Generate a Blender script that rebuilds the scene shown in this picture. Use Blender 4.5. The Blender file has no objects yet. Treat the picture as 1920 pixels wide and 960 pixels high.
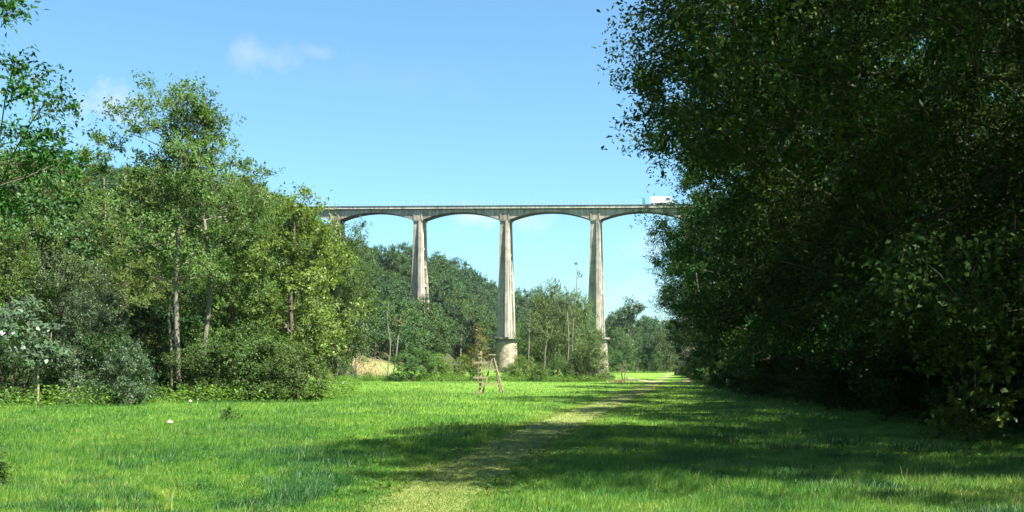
import bpy, math, random
import numpy as np
from mathutils import Vector, Matrix

# ------------------------------------------------------------------ camera, sky, sun, exposure
sc = bpy.context.scene
col = sc.collection
F = 1867.0            # focal length in pixels of the 1920 px wide photograph
HZ = 690.0            # eye level line in the photograph
EYE = 1.6
cam_d = bpy.data.cameras.new("camera")
cam_d.sensor_width = 36.0
cam_d.lens = 36.0 * F / 1920.0
cam_d.shift_y = (HZ - 480.0) / 1920.0
cam_d.clip_start = 0.1
cam_d.clip_end = 6000.0
cam = bpy.data.objects.new("camera", cam_d)
col.objects.link(cam)
cam.location = (0, 0, EYE)
cam.rotation_euler = (math.radians(90), 0, 0)
sc.camera = cam

SUN_EL = math.radians(55)
SUN_AZ = math.radians(34)            # from +X towards the camera side
sun_dir = Vector((math.cos(SUN_EL) * math.cos(SUN_AZ), -math.cos(SUN_EL) * math.sin(SUN_AZ), math.sin(SUN_EL)))
sl = bpy.data.lights.new("sun", 'SUN')
sl.energy = 5.0
sl.angle = math.radians(0.5)
sl.color = (1.0, 0.955, 0.86)
so = bpy.data.objects.new("sun", sl)
col.objects.link(so)
so.rotation_euler = sun_dir.to_track_quat('Z', 'Y').to_euler()
so.location = (60, -30, 120)

world = bpy.data.worlds.new("World")
sc.world = world
world.use_nodes = True
wn, wl = world.node_tree.nodes, world.node_tree.links
wn.clear()
w_out = wn.new("ShaderNodeOutputWorld")
w_bg = wn.new("ShaderNodeBackground")
w_sky = wn.new("ShaderNodeTexSky")
w_sky.sky_type = 'NISHITA'
w_sky.sun_disc = False
w_sky.sun_elevation = SUN_EL
w_sky.sun_rotation = math.atan2(sun_dir.x, sun_dir.y)
w_sky.altitude = 0
w_sky.air_density = 1.0
w_sky.dust_density = 1.1
w_sky.ozone_density = 1.3
w_bg.inputs["Strength"].default_value = 0.052
# small fair-weather clouds, placed by direction on the sky
w_tc = wn.new("ShaderNodeTexCoord")
w_nz = wn.new("ShaderNodeTexNoise")
w_nz.inputs["Scale"].default_value = 38.0
w_nz.inputs["Detail"].default_value = 7.0
w_nz.inputs["Roughness"].default_value = 0.62
wl.new(w_tc.outputs["Generated"], w_nz.inputs["Vector"])


def wmath(op, a, b=None):
    n = wn.new("ShaderNodeMath")
    n.operation = op
    for i, v in enumerate((a, b)):
        if v is None:
            continue
        if isinstance(v, (int, float)):
            n.inputs[i].default_value = v
        else:
            wl.new(v, n.inputs[i])
    return n.outputs[0]


total = None
for (px, py, rx, ry, amt) in [(485, 105, 62, 30, .40), (605, 98, 48, 16, .34), (212, 195, 62, 38, .85), (255, 190, 60, 30, .35),
                              (150, 235, 55, 40, .22), (900, 405, 75, 22, .75), (985, 412, 65, 20, .45), (1215, 460, 48, 34, .45),
                              (1150, 560, 170, 60, .25), (700, 150, 300, 50, .05)]:
    d = Vector(((px - 960) / F, 1.0, (HZ - py) / F)).normalized()
    sub = wn.new("ShaderNodeVectorMath")
    sub.operation = 'SUBTRACT'
    wl.new(w_tc.outputs["Generated"], sub.inputs[0])
    sub.inputs[1].default_value = d
    mul = wn.new("ShaderNodeVectorMath")
    mul.operation = 'MULTIPLY'
    wl.new(sub.outputs[0], mul.inputs[0])
    mul.inputs[1].default_value = (F / rx, F / rx, F / ry)
    ln = wn.new("ShaderNodeVectorMath")
    ln.operation = 'LENGTH'
    wl.new(mul.outputs[0], ln.inputs[0])
    v = wmath('SUBTRACT', 1.0, ln.outputs["Value"])
    nz = wmath('MULTIPLY', wmath('SUBTRACT', w_nz.outputs["Fac"], 0.48), 3.4)
    v = wmath('ADD', v, nz)
    v = wmath('MINIMUM', wmath('MAXIMUM', wmath('MULTIPLY', v, 0.62), 0.0), 1.0)
    v = wmath('MULTIPLY', v, amt)
    total = v if total is None else wmath('MAXIMUM', total, v)
w_mix = wn.new("ShaderNodeMix")
w_mix.data_type = 'RGBA'
wl.new(total, w_mix.inputs["Factor"])
w_tint = wn.new("ShaderNodeMix")
w_tint.data_type = 'RGBA'
w_tint.blend_type = 'MULTIPLY'
w_tint.inputs["Factor"].default_value = 1.0
w_tint.inputs[7].default_value = (0.645, 0.955, 1.03, 1)
wl.new(w_sky.outputs[0], w_tint.inputs[6])
wl.new(w_tint.outputs[2], w_mix.inputs[6])
w_mix.inputs[7].default_value = (4.2, 4.35, 4.6, 1)
wl.new(w_mix.outputs[2], w_bg.inputs["Color"])
wl.new(w_bg.outputs[0], w_out.inputs["Surface"])

sc.view_settings.view_transform = 'Standard'
sc.view_settings.look = 'None'
sc.view_settings.gamma = 1.0
sc.view_settings.use_curve_mapping = False
sc.view_settings.exposure = 2.2
sc.render.engine = 'CYCLES'
sc.cycles.max_bounces = 6
sc.cycles.diffuse_bounces = 3
sc.cycles.glossy_bounces = 2
sc.cycles.transmission_bounces = 4
sc.cycles.caustics_reflective = False
sc.cycles.caustics_refractive = False

RNG = np.random.default_rng(11)

# ------------------------------------------------------------------ small helpers


def at(px, d):
    """ground position under photo column px at distance d"""
    return (px - 960.0) / F * d, d


def zpx(py, d):
    return EYE + (HZ - py) / F * d


def tag(o, label=None, cat=None, group=None, kind=None):
    if label:
        o["label"] = label
    if cat:
        o["category"] = cat
    if group:
        o["group"] = group
    if kind:
        o["kind"] = kind
    return o


def empty(name, loc=(0, 0, 0), rz=0.0):
    o = bpy.data.objects.new(name, None)
    o.empty_display_size = 0.3
    col.objects.link(o)
    o.location = loc
    o.rotation_euler = (0, 0, rz)
    return o


def mesh_obj(name, verts, faces, mat, parent=None, smooth=False):
    me = bpy.data.meshes.new(name)
    me.from_pydata([tuple(v) for v in verts], [], [tuple(f) for f in faces])
    me.materials.append(mat)
    if smooth:
        me.polygons.foreach_set("use_smooth", [True] * len(me.polygons))
    me.update()
    o = bpy.data.objects.new(name, me)
    col.objects.link(o)
    if parent:
        o.parent = parent
    return o


def np_mesh(name, V, Fc, mat, smooth=False):
    """V (n,3), Fc (m,k) with one face size k"""
    me = bpy.data.meshes.new(name)
    m, k = Fc.shape
    me.vertices.add(len(V))
    me.vertices.foreach_set("co", np.ascontiguousarray(V, dtype=np.float32).ravel())
    me.loops.add(m * k)
    me.loops.foreach_set("vertex_index", np.ascontiguousarray(Fc, dtype=np.int32).ravel())
    me.polygons.add(m)
    me.polygons.foreach_set("loop_start", np.arange(0, m * k, k, dtype=np.int32))
    me.polygons.foreach_set("loop_total", np.full(m, k, dtype=np.int32))
    if smooth:
        me.polygons.foreach_set("use_smooth", np.ones(m, dtype=bool))
    me.materials.append(mat)
    me.update(calc_edges=True)
    return me


def me_obj(name, me, parent=None, loc=None):
    o = bpy.data.objects.new(name, me)
    col.objects.link(o)
    if parent:
        o.parent = parent
    if loc is not None:
        o.location = loc
    return o


class Geo:
    """collects boxes, prisms and tubes into one mesh"""

    def __init__(self):
        self.v, self.f = [], []

    def add(self, vs, fs):
        b = len(self.v)
        self.v += [tuple(p) for p in vs]
        self.f += [tuple(b + i for i in f) for f in fs]

    def hexa(self, p):
        self.add(p, [(0, 3, 2, 1), (4, 5, 6, 7), (0, 1, 5, 4), (1, 2, 6, 5), (2, 3, 7, 6), (3, 0, 4, 7)])

    def box(self, x0, x1, y0, y1, z0, z1):
        self.hexa([(x0, y0, z0), (x1, y0, z0), (x1, y1, z0), (x0, y1, z0), (x0, y0, z1), (x1, y0, z1), (x1, y1, z1), (x0, y1, z1)])

    def tube(self, pts, radii, n=8, cap=True):
        b = len(self.v)
        pts = [Vector(p) for p in pts]
        for i, p in enumerate(pts):
            t = (pts[min(i + 1, len(pts) - 1)] - pts[max(i - 1, 0)]).normalized()
            ref = Vector((1, 0, 0)) if abs(t.x) < 0.8 else Vector((0, 1, 0))
            u = t.cross(ref).normalized()
            w = t.cross(u).normalized()
            for k in range(n):
                a = 2 * math.pi * k / n
                self.v.append(tuple(p + (u * math.cos(a) + w * math.sin(a)) * radii[i]))
        for i in range(len(pts) - 1):
            for k in range(n):
                k2 = (k + 1) % n
                self.f.append((b + i * n + k, b + i * n + k2, b + (i + 1) * n + k2, b + (i + 1) * n + k))
        if cap:
            self.f.append(tuple(b + k for k in reversed(range(n))))
            self.f.append(tuple(b + (len(pts) - 1) * n + k for k in range(n)))

    def lathe(self, prof, n=24, cx=0, cy=0):
        b = len(self.v)
        for (r, z) in prof:
            for k in range(n):
                a = 2 * math.pi * k / n
                self.v.append((cx + r * math.cos(a), cy + r * math.sin(a), z))
        for i in range(len(prof) - 1):
            for k in range(n):
                k2 = (k + 1) % n
                self.f.append((b + i * n + k, b + i * n + k2, b + (i + 1) * n + k2, b + (i + 1) * n + k))
        self.f.append(tuple(b + k for k in reversed(range(n))))
        self.f.append(tuple(b + (len(prof) - 1) * n + k for k in range(n)))

    def obj(self, name, mat, parent=None, smooth=False):
        return mesh_obj(name, self.v, self.f, mat, parent, smooth)


ORD = ["zeroth", "first", "second", "third", "fourth", "fifth", "sixth", "seventh", "eighth", "ninth", "tenth", "eleventh", "twelfth",
       "thirteenth", "fourteenth", "fifteenth", "sixteenth", "seventeenth", "eighteenth", "nineteenth", "twentieth"]
TENS = {2: ("twenty", "twentieth"), 3: ("thirty", "thirtieth"), 4: ("forty", "fortieth"), 5: ("fifty", "fiftieth")}


def ordinal(n):
    if n <= 20:
        return ORD[n]
    t, u = divmod(n, 10)
    return TENS[t][1] if u == 0 else TENS[t][0] + "-" + ORD[u]


# ------------------------------------------------------------------ materials


def new_mat(name):
    m = bpy.data.materials.new(name)
    m.use_nodes = True
    nt = m.node_tree
    nt.nodes.clear()
    out = nt.nodes.new("ShaderNodeOutputMaterial")
    return m, nt.nodes, nt.links, out


def ramp(N, stops):
    r = N.new("ShaderNodeValToRGB")
    e = r.color_ramp.elements
    e[0].position, e[0].color = stops[0][0], (*stops[0][1], 1)
    e[1].position, e[1].color = stops[-1][0], (*stops[-1][1], 1)
    for p, c in stops[1:-1]:
        x = e.new(p)
        x.color = (*c, 1)
    return r


def leaf_mat(name, c0, c1, c2, trans=0.32, rough=0.5, spec=0.35, patch=None, back=None):
    """leaf colours c0..c2 by leaf, a slow drift inside the crown, a small shift by tree"""
    m, N, L, out = new_mat(name)
    geo = N.new("ShaderNodeNewGeometry")
    oi = N.new("ShaderNodeObjectInfo")
    r = ramp(N, [(0.0, c0), (0.55, c1), (1.0, c2)])
    tc = N.new("ShaderNodeTexCoord")
    nz = N.new("ShaderNodeTexNoise")
    nz.inputs["Scale"].default_value = patch or 0.45
    nz.inputs["Detail"].default_value = 2.0
    L.new(tc.outputs["Object"], nz.inputs["Vector"])
    a = N.new("ShaderNodeMath")
    a.operation = 'MULTIPLY_ADD'
    L.new(geo.outputs["Random Per Island"], a.inputs[0])
    a.inputs[1].default_value = 0.62
    b = N.new("ShaderNodeMath")
    b.operation = 'MULTIPLY_ADD'
    L.new(nz.outputs["Fac"], b.inputs[0])
    b.inputs[1].default_value = 0.9
    b.inputs[2].default_value = -0.26
    L.new(b.outputs[0], a.inputs[2])
    L.new(a.outputs[0], r.inputs[0])
    hs = N.new("ShaderNodeHueSaturation")
    mr = N.new("ShaderNodeMapRange")
    mr.inputs[3].default_value = 0.475
    mr.inputs[4].default_value = 0.515
    L.new(oi.outputs["Random"], mr.inputs[0])
    L.new(mr.outputs[0], hs.inputs["Hue"])
    mv = N.new("ShaderNodeMapRange")
    mv.inputs[3].default_value = 0.78
    mv.inputs[4].default_value = 1.25
    fr = N.new("ShaderNodeMath")
    fr.operation = 'FRACT'
    f2 = N.new("ShaderNodeMath")
    f2.operation = 'MULTIPLY'
    f2.inputs[1].default_value = 7.31
    L.new(oi.outputs["Random"], f2.inputs[0])
    L.new(f2.outputs[0], fr.inputs[0])
    L.new(fr.outputs[0], mv.inputs[0])
    L.new(mv.outputs[0], hs.inputs["Value"])
    L.new(r.outputs[0], hs.inputs["Color"])
    color = hs.outputs[0]
    if back:
        mb = N.new("ShaderNodeMix")
        mb.data_type = 'RGBA'
        L.new(geo.outputs["Backfacing"], mb.inputs[0])
        L.new(color, mb.inputs[6])
        mb.inputs[7].default_value = (*back, 1)
        color = mb.outputs[2]
    p = N.new("ShaderNodeBsdfPrincipled")
    L.new(color, p.inputs["Base Color"])
    p.inputs["Roughness"].default_value = rough
    p.inputs["Specular IOR Level"].default_value = spec
    t = N.new("ShaderNodeBsdfTranslucent")
    th = N.new("ShaderNodeHueSaturation")
    th.inputs["Hue"].default_value = 0.485
    th.inputs["Saturation"].default_value = 1.1
    th.inputs["Value"].default_value = 1.35
    L.new(color, th.inputs["Color"])
    L.new(th.outputs[0], t.inputs["Color"])
    mx = N.new("ShaderNodeMixShader")
    mx.inputs[0].default_value = trans
    L.new(p.outputs[0], mx.inputs[1])
    L.new(t.outputs[0], mx.inputs[2])
    L.new(mx.outputs[0], out.inputs["Surface"])
    return m


def rough_mat(name, stops, scale=6.0, stretch=(1, 1, 1), rough=0.9, bump=0.4, detail=6.0, coord="Object", spec=0.2):
    m, N, L, out = new_mat(name)
    tc = N.new("ShaderNodeTexCoord")
    mp = N.new("ShaderNodeMapping")
    mp.inputs["Scale"].default_value = stretch
    L.new(tc.outputs[coord], mp.inputs["Vector"])
    nz = N.new("ShaderNodeTexNoise")
    nz.inputs["Scale"].default_value = scale
    nz.inputs["Detail"].default_value = detail
    nz.inputs["Roughness"].default_value = 0.65
    L.new(mp.outputs[0], nz.inputs["Vector"])
    r = ramp(N, stops)
    L.new(nz.outputs["Fac"], r.inputs[0])
    p = N.new("ShaderNodeBsdfPrincipled")
    p.inputs["Roughness"].default_value = rough
    p.inputs["Specular IOR Level"].default_value = spec
    L.new(r.outputs[0], p.inputs["Base Color"])
    bp = N.new("ShaderNodeBump")
    bp.inputs["Strength"].default_value = bump
    bp.inputs["Distance"].default_value = 0.05
    L.new(nz.outputs["Fac"], bp.inputs["Height"])
    L.new(bp.outputs[0], p.inputs["Normal"])
    L.new(p.outputs[0], out.inputs["Surface"])
    return m


M_OAK = leaf_mat("oak_leaves", (.010, .032, .006), (.020, .058, .009), (.040, .098, .015), trans=.24, rough=.62, spec=.10)
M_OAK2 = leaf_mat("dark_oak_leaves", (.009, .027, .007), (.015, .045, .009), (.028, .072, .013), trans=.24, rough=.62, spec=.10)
M_ASH = leaf_mat("ash_leaves", (0.0361, 0.0744, 0.0145), (0.0574, 0.1104, 0.0213), (0.0902, 0.1488, 0.0331), trans=.36, rough=.58, spec=.22)
M_LIME = leaf_mat("yellow_green_leaves", (0.0443, 0.0872, 0.0145), (0.0705, 0.1296, 0.0221), (0.1066, 0.1704, 0.0331), trans=.38, rough=.5)
M_GREY = leaf_mat("grey_green_leaves", (0.0271, 0.0536, 0.0221), (0.0459, 0.0824, 0.0340), (0.0754, 0.1200, 0.0544), trans=.3, rough=.5)
M_HILL = leaf_mat("hill_leaves", (0.0271, 0.0624, 0.0179), (0.0410, 0.0896, 0.0247), (0.0664, 0.1240, 0.0357), trans=.3, rough=.6, spec=.25, patch=.22)
M_HILLB = leaf_mat("blue_green_hill_leaves", (0.0246, 0.0576, 0.0221), (0.0369, 0.0816, 0.0306), (0.0599, 0.1136, 0.0408), trans=.3, rough=.6, spec=.25, patch=.22)
M_HILLY = leaf_mat("olive_hill_leaves", (0.0402, 0.0784, 0.0187), (0.0623, 0.1120, 0.0272), (0.0935, 0.1472, 0.0399), trans=.32, rough=.6, spec=.25, patch=.22)
M_SHRUB = leaf_mat("shrub_leaves", (0.0312, 0.0736, 0.0161), (0.0484, 0.1080, 0.0221), (0.0795, 0.1520, 0.0357), trans=.32, rough=.58, spec=.22, patch=.9)
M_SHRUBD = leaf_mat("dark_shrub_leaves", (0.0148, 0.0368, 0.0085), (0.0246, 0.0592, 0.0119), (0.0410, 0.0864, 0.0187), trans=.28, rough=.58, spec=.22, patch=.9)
M_WILLOW = leaf_mat("willow_leaves", (0.0453, 0.0905, 0.0204), (0.0664, 0.1254, 0.0306), (0.0958, 0.1667, 0.0467), trans=.34, rough=.55, patch=.6)
M_SILVER = leaf_mat("silver_backed_leaves", (0.0328, 0.0720, 0.0255), (0.0492, 0.1000, 0.0340), (0.0738, 0.1280, 0.0510), trans=.25, rough=.32, spec=.5, back=(.16, .21, .16))
M_GOLD = leaf_mat("yellowing_leaves", (0.0656, 0.0680, 0.0127), (0.1066, 0.1000, 0.0170), (0.1476, 0.1200, 0.0213), trans=.36, rough=.5)
M_WEED = leaf_mat("weed_leaves", (0.0467, 0.0938, 0.0127), (0.0723, 0.1387, 0.0187), (0.1105, 0.1875, 0.0289), trans=.34, rough=.5, patch=.7)
M_DRY = leaf_mat("dry_grass_blades", (0.2080, 0.1840, 0.0720), (0.2880, 0.2560, 0.1120), (0.3680, 0.3200, 0.1600), trans=.25, rough=.7)
M_BARK = rough_mat("bark", [(.25, (.035, .027, .020)), (.5, (.085, .068, .052)), (.8, (.15, .125, .10))], scale=5, stretch=(4, 4, .8), bump=.8)
M_BARKD = rough_mat("dark_bark", [(.25, (.018, .015, .011)), (.5, (.040, .033, .025)), (.8, (.075, .063, .05))], scale=5, stretch=(4, 4, .8), bump=.8)
M_BARKP = rough_mat("pale_bark", [(.25, (.065, .055, .045)), (.5, (.15, .13, .105)), (.8, (.25, .22, .18))], scale=4, stretch=(3, 3, 1.2), bump=.5)
M_WOOD = rough_mat("weathered_wood", [(.25, (.12, .10, .06)), (.5, (.22, .185, .115)), (.8, (.32, .27, .18))], scale=6, stretch=(6, 6, 1), bump=.3)
M_EARTH = rough_mat("worn_earth", [(.3, (.22, .19, .11)), (.7, (.36, .31, .19))], scale=3, bump=.3)

# ------------------------------------------------------------------ terrain
FOOT = np.array([(-34, -40), (-29, 20), (-26.5, 60), (-28, 100), (-28, 140), (-22, 190), (-13, 240), (-2, 290), (14, 335), (40, 380), (75, 405), (140, 420)], float)
F_H = np.array([16, 24, 31, 34, 34, 34, 35, 33, 27, 20, 13, 12], float)
F_W = np.array([60, 66, 66, 62, 60, 52, 46, 48, 54, 60, 60, 60], float)
BASE = np.array([(14.5, -40), (14, 8), (13.7, 20), (13.2, 30), (12.6, 43), (13.2, 55), (15, 66), (18, 90), (22.5, 120), (35, 200), (48, 290), (62, 360)], float)


def line_dist(x, y, P):
    """signed distance (positive on the left of the walk along P), and the place along it (in vertices)"""
    x, y = np.asarray(x, float), np.asarray(y, float)
    best = np.full(x.shape, 1e18)
    sgn = np.ones(x.shape)
    par = np.zeros(x.shape)
    for i in range(len(P) - 1):
        a, b = P[i], P[i + 1]
        ab = b - a
        t = np.clip(((x - a[0]) * ab[0] + (y - a[1]) * ab[1]) / (ab @ ab), 0, 1)
        dx, dy = x - (a[0] + t * ab[0]), y - (a[1] + t * ab[1])
        d = dx * dx + dy * dy
        m = d < best - 1e-9
        best = np.where(m, d, best)
        cr = ab[0] * (y - a[1]) - ab[1] * (x - a[0])
        sgn = np.where(m, np.where(cr >= 0, 1.0, -1.0), sgn)
        par = np.where(m, i + t, par)
    return sgn * np.sqrt(best), par


def hill_o(x, y):
    return line_dist(x, y, FOOT)


def height(x, y):
    x, y = np.asarray(x, float), np.asarray(y, float)
    o, s = hill_o(x, y)
    H = np.interp(s, np.arange(len(FOOT)), F_H)
    W = np.interp(s, np.arange(len(FOOT)), F_W)
    t = np.clip(o / W, 0, 1)
    z = H * (t * t * (3 - 2 * t)) * .35 + H * .65 * (1 - (1 - t) ** 1.7)
    z = z + np.clip(o - W, 0, 400) * .03
    o2, s2 = line_dist(x, y, BASE)
    q = np.clip(-o2, 0, None)
    z2 = 1.3 * np.clip(q / 3.0, 0, 1) ** 1.3 + 9.0 * np.clip((q - 3) / 45.0, 0, 1)
    z = np.maximum(z, z2) + .25 * np.minimum(z, z2)
    und = .05 * np.sin(x * .21 + y * .08) + .05 * np.sin(y * .13 - x * .05 + 1.3) + .03 * np.sin(x * .33 + 2.0)
    bank = 2.8 * np.exp(-((x + 24.5) / 9.5) ** 2 - ((y - 162) / 17.0) ** 2)
    return z + bank + und + np.clip(y - 130, 0, 200) * .004


def hz(x, y):
    return float(height(np.array([x]), np.array([y]))[0])


PATH = np.array([(-2.0, -6), (-1.45, 5), (-1.0, 11), (-.55, 15), (-.1, 18.7), (.65, 24), (1.6, 30), (3.4, 40), (5.6, 52), (8.4, 66), (12.2, 88), (17.5, 119), (24, 155), (31.5, 200), (38, 240)], float)
RUT = np.array([(16.6, 141), (16.2, 128), (15.6, 115), (15.2, 104), (17.5, 104.5), (20.5, 116), (25, 140), (30, 166)], float)


def spline(P, step):
    out = []
    for i in range(len(P) - 1):
        p0, p1, p2, p3 = P[max(i - 1, 0)], P[i], P[i + 1], P[min(i + 2, len(P) - 1)]
        n = max(2, int(np.linalg.norm(p2 - p1) / step))
        for k in range(n):
            t = k / n
            out.append(.5 * ((2 * p1) + (-p0 + p2) * t + (2 * p0 - 5 * p1 + 4 * p2 - p3) * t * t + (-p0 + 3 * p1 - 3 * p2 + p3) * t ** 3))
    out.append(P[-1])
    return np.array(out)


PATH_S = spline(PATH, .5)
RUT_S = spline(RUT, 1.0)


def path_half(y):
    return .52 + np.clip((np.asarray(y) - 11) / 20, 0, 1) * .12


# ground zones: how much is wooded floor, how much is dry bank


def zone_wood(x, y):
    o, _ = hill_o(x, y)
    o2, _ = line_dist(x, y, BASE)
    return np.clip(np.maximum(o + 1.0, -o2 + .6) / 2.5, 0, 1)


def zone_dry(x, y):
    px = 960 + F * x / np.maximum(y, 1)
    return np.clip(1 - np.abs(px - 662) / 85, 0, 1) * np.clip((y - 132) / 6, 0, 1) * np.clip((182 - y) / 10, 0, 1)


M_GROUND, N, L, out = new_mat("meadow_ground")
tc = N.new("ShaderNodeTexCoord")
n1 = N.new("ShaderNodeTexNoise")
n1.inputs["Scale"].default_value = .35
n1.inputs["Detail"].default_value = 6
n2 = N.new("ShaderNodeTexNoise")
n2.inputs["Scale"].default_value = 9
n2.inputs["Detail"].default_value = 5
L.new(tc.outputs["Object"], n1.inputs["Vector"])
L.new(tc.outputs["Object"], n2.inputs["Vector"])
av = N.new("ShaderNodeMath")
av.operation = 'ADD'
L.new(n1.outputs["Fac"], av.inputs[0])
L.new(n2.outputs["Fac"], av.inputs[1])
hf = N.new("ShaderNodeMath")
hf.operation = 'MULTIPLY'
hf.inputs[1].default_value = .5
L.new(av.outputs[0], hf.inputs[0])
rg = ramp(N, [(.3, (.050, .120, .018)), (.5, (.095, .18, .022)), (.7, (.15, .22, .035))])
L.new(hf.outputs[0], rg.inputs[0])
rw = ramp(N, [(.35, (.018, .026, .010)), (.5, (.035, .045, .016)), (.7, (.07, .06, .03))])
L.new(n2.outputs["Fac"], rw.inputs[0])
rd = ramp(N, [(.35, (.24, .20, .11)), (.6, (.44, .37, .23))])
L.new(n2.outputs["Fac"], rd.inputs[0])
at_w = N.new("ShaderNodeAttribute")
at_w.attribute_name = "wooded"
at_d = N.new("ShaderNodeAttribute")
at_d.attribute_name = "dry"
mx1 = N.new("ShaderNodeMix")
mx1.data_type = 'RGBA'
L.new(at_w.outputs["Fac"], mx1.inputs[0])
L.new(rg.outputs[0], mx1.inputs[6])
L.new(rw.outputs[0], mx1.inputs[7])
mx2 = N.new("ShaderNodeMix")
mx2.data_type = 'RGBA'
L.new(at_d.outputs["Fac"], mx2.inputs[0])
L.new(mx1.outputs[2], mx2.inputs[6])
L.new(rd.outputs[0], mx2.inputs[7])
pb = N.new("ShaderNodeBsdfPrincipled")
pb.inputs["Roughness"].default_value = .95
pb.inputs["Specular IOR Level"].default_value = .1
L.new(mx2.outputs[2], pb.inputs["Base Color"])
bp = N.new("ShaderNodeBump")
bp.inputs["Strength"].default_value = .6
bp.inputs["Distance"].default_value = .1
L.new(n2.outputs["Fac"], bp.inputs["Height"])
L.new(bp.outputs[0], pb.inputs["Normal"])
L.new(pb.outputs[0], out.inputs["Surface"])

gx = np.concatenate([np.linspace(-2600, -200, 14)[:-1], np.linspace(-200, 200, 261), np.linspace(200, 2600, 14)[1:]])
gy = np.concatenate([np.linspace(-900, -40, 8)[:-1], np.linspace(-40, 480, 341), np.linspace(480, 3200, 14)[1:]])
GX, GY = np.meshgrid(gx, gy)
GZ = height(GX, GY)
nx, ny = len(gx), len(gy)
idx = np.arange(nx * ny).reshape(ny, nx)
Q = np.stack([idx[:-1, :-1], idx[:-1, 1:], idx[1:, 1:], idx[1:, :-1]], -1).reshape(-1, 4)
gm = np_mesh("ground", np.stack([GX, GY, GZ], -1).reshape(-1, 3), Q, M_GROUND, smooth=True)
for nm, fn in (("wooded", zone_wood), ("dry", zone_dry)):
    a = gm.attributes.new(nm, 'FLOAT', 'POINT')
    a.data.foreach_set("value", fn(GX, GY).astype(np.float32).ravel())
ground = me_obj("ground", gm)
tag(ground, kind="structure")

M_PATH = rough_mat("mown_path", [(.3, (.085, .14, .028)), (.5, (.14, .175, .048)), (.72, (.20, .20, .08))], scale=2.2, bump=.3)


def ribbon(name, S, half, lift, mat):
    V = []
    for i, p in enumerate(S):
        t = S[min(i + 1, len(S) - 1)] - S[max(i - 1, 0)]
        t = t / np.linalg.norm(t)
        n = np.array([-t[1], t[0]])
        h = half(p[1]) if callable(half) else half
        for k in (-1, -.33, .33, 1):
            jit = .07 * math.sin(i * 1.7 + k * 5) if abs(k) == 1 else 0
            q = p + n * (k * (h + jit))
            V.append((q[0], q[1], 0))
    V = np.array(V)
    V[:, 2] = height(V[:, 0], V[:, 1]) + lift
    n = len(S)
    I = np.arange(n * 4).reshape(n, 4)
    Q = np.stack([I[:-1, :-1], I[:-1, 1:], I[1:, 1:], I[1:, :-1]], -1).reshape(-1, 4)
    o = me_obj(name, np_mesh(name, V, Q, mat, smooth=True))
    tag(o, kind="structure")
    return o


ribbon("path", PATH_S, path_half, .022, M_PATH)
ribbon("track", RUT_S, .45, .05, M_EARTH)

# ------------------------------------------------------------------ viaduct
PHI = math.radians(14)
E1 = Vector((math.cos(PHI), -math.sin(PHI), 0))
E2 = Vector((math.sin(PHI), math.cos(PHI), 0))
VO = Vector((20.3, 240.0, 0))
SPAN = 22.4
GRADE = -.034
ZD = 40.55                                    # top of the kerb above pier at the origin


def m_concrete(name, base):
    m, N, L, out = new_mat(name)
    tc = N.new("ShaderNodeTexCoord")
    mp = N.new("ShaderNodeMapping")
    mp.inputs["Scale"].default_value = (1.6, 1.6, .12)
    L.new(tc.outputs["Object"], mp.inputs["Vector"])
    st = N.new("ShaderNodeTexNoise")
    st.inputs["Scale"].default_value = 1.0
    st.inputs["Detail"].default_value = 5
    L.new(mp.outputs[0], st.inputs["Vector"])
    bl = N.new("ShaderNodeTexNoise")
    bl.inputs["Scale"].default_value = .55
    bl.inputs["Detail"].default_value = 7
    bl.inputs["Roughness"].default_value = .7
    L.new(tc.outputs["Object"], bl.inputs["Vector"])
    sx = N.new("ShaderNodeSeparateXYZ")
    L.new(tc.outputs["Object"], sx.inputs[0])
    lift = N.new("ShaderNodeMath")          # casting joints every 1.9 m
    lift.operation = 'MULTIPLY'
    lift.inputs[1].default_value = 1 / 1.9
    L.new(sx.outputs["Z"], lift.inputs[0])
    fr = N.new("ShaderNodeMath")
    fr.operation = 'FRACT'
    L.new(lift.outputs[0], fr.inputs[0])
    lt = N.new("ShaderNodeMath")
    lt.operation = 'LESS_THAN'
    lt.inputs[1].default_value = .05
    L.new(fr.outputs[0], lt.inputs[0])
    ad = N.new("ShaderNodeMath")
    ad.operation = 'ADD'
    L.new(st.outputs["Fac"], ad.inputs[0])
    L.new(bl.outputs["Fac"], ad.inputs[1])
    sb = N.new("ShaderNodeMath")
    sb.operation = 'MULTIPLY_ADD'
    sb.inputs[1].default_value = -.07
    L.new(lt.outputs[0], sb.inputs[0])
    L.new(ad.outputs[0], sb.inputs[2])
    hf = N.new("ShaderNodeMath")
    hf.operation = 'MULTIPLY'
    hf.inputs[1].default_value = .5
    L.new(sb.outputs[0], hf.inputs[0])
    r = ramp(N, [(.38, tuple(c * .40 for c in base)), (.49, tuple(c * .78 for c in base)), (.56, base), (.68, tuple(min(c * 1.25, .7) for c in base))])
    L.new(hf.outputs[0], r.inputs[0])
    p = N.new("ShaderNodeBsdfPrincipled")
    p.inputs["Roughness"].default_value = .92
    p.inputs["Specular IOR Level"].default_value = .15
    L.new(r.outputs[0], p.inputs["Base Color"])
    b = N.new("ShaderNodeBump")
    b.inputs["Strength"].default_value = .35
    b.inputs["Distance"].default_value = .08
    L.new(hf.outputs[0], b.inputs["Height"])
    L.new(b.outputs[0], p.inputs["Normal"])
    L.new(p.outputs[0], out.inputs["Surface"])
    return m


M_CONC = m_concrete("weathered_concrete", (.345, .305, .25))
M_FASCIA = m_concrete("pale_fascia_concrete", (.58, .53, .45))
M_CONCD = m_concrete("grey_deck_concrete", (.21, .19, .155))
M_SOFFIT = m_concrete("shade_and_coping_concrete", (.075, .07, .068))  # dark tone paints the shade under the arches; the dark coping shares it

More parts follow.
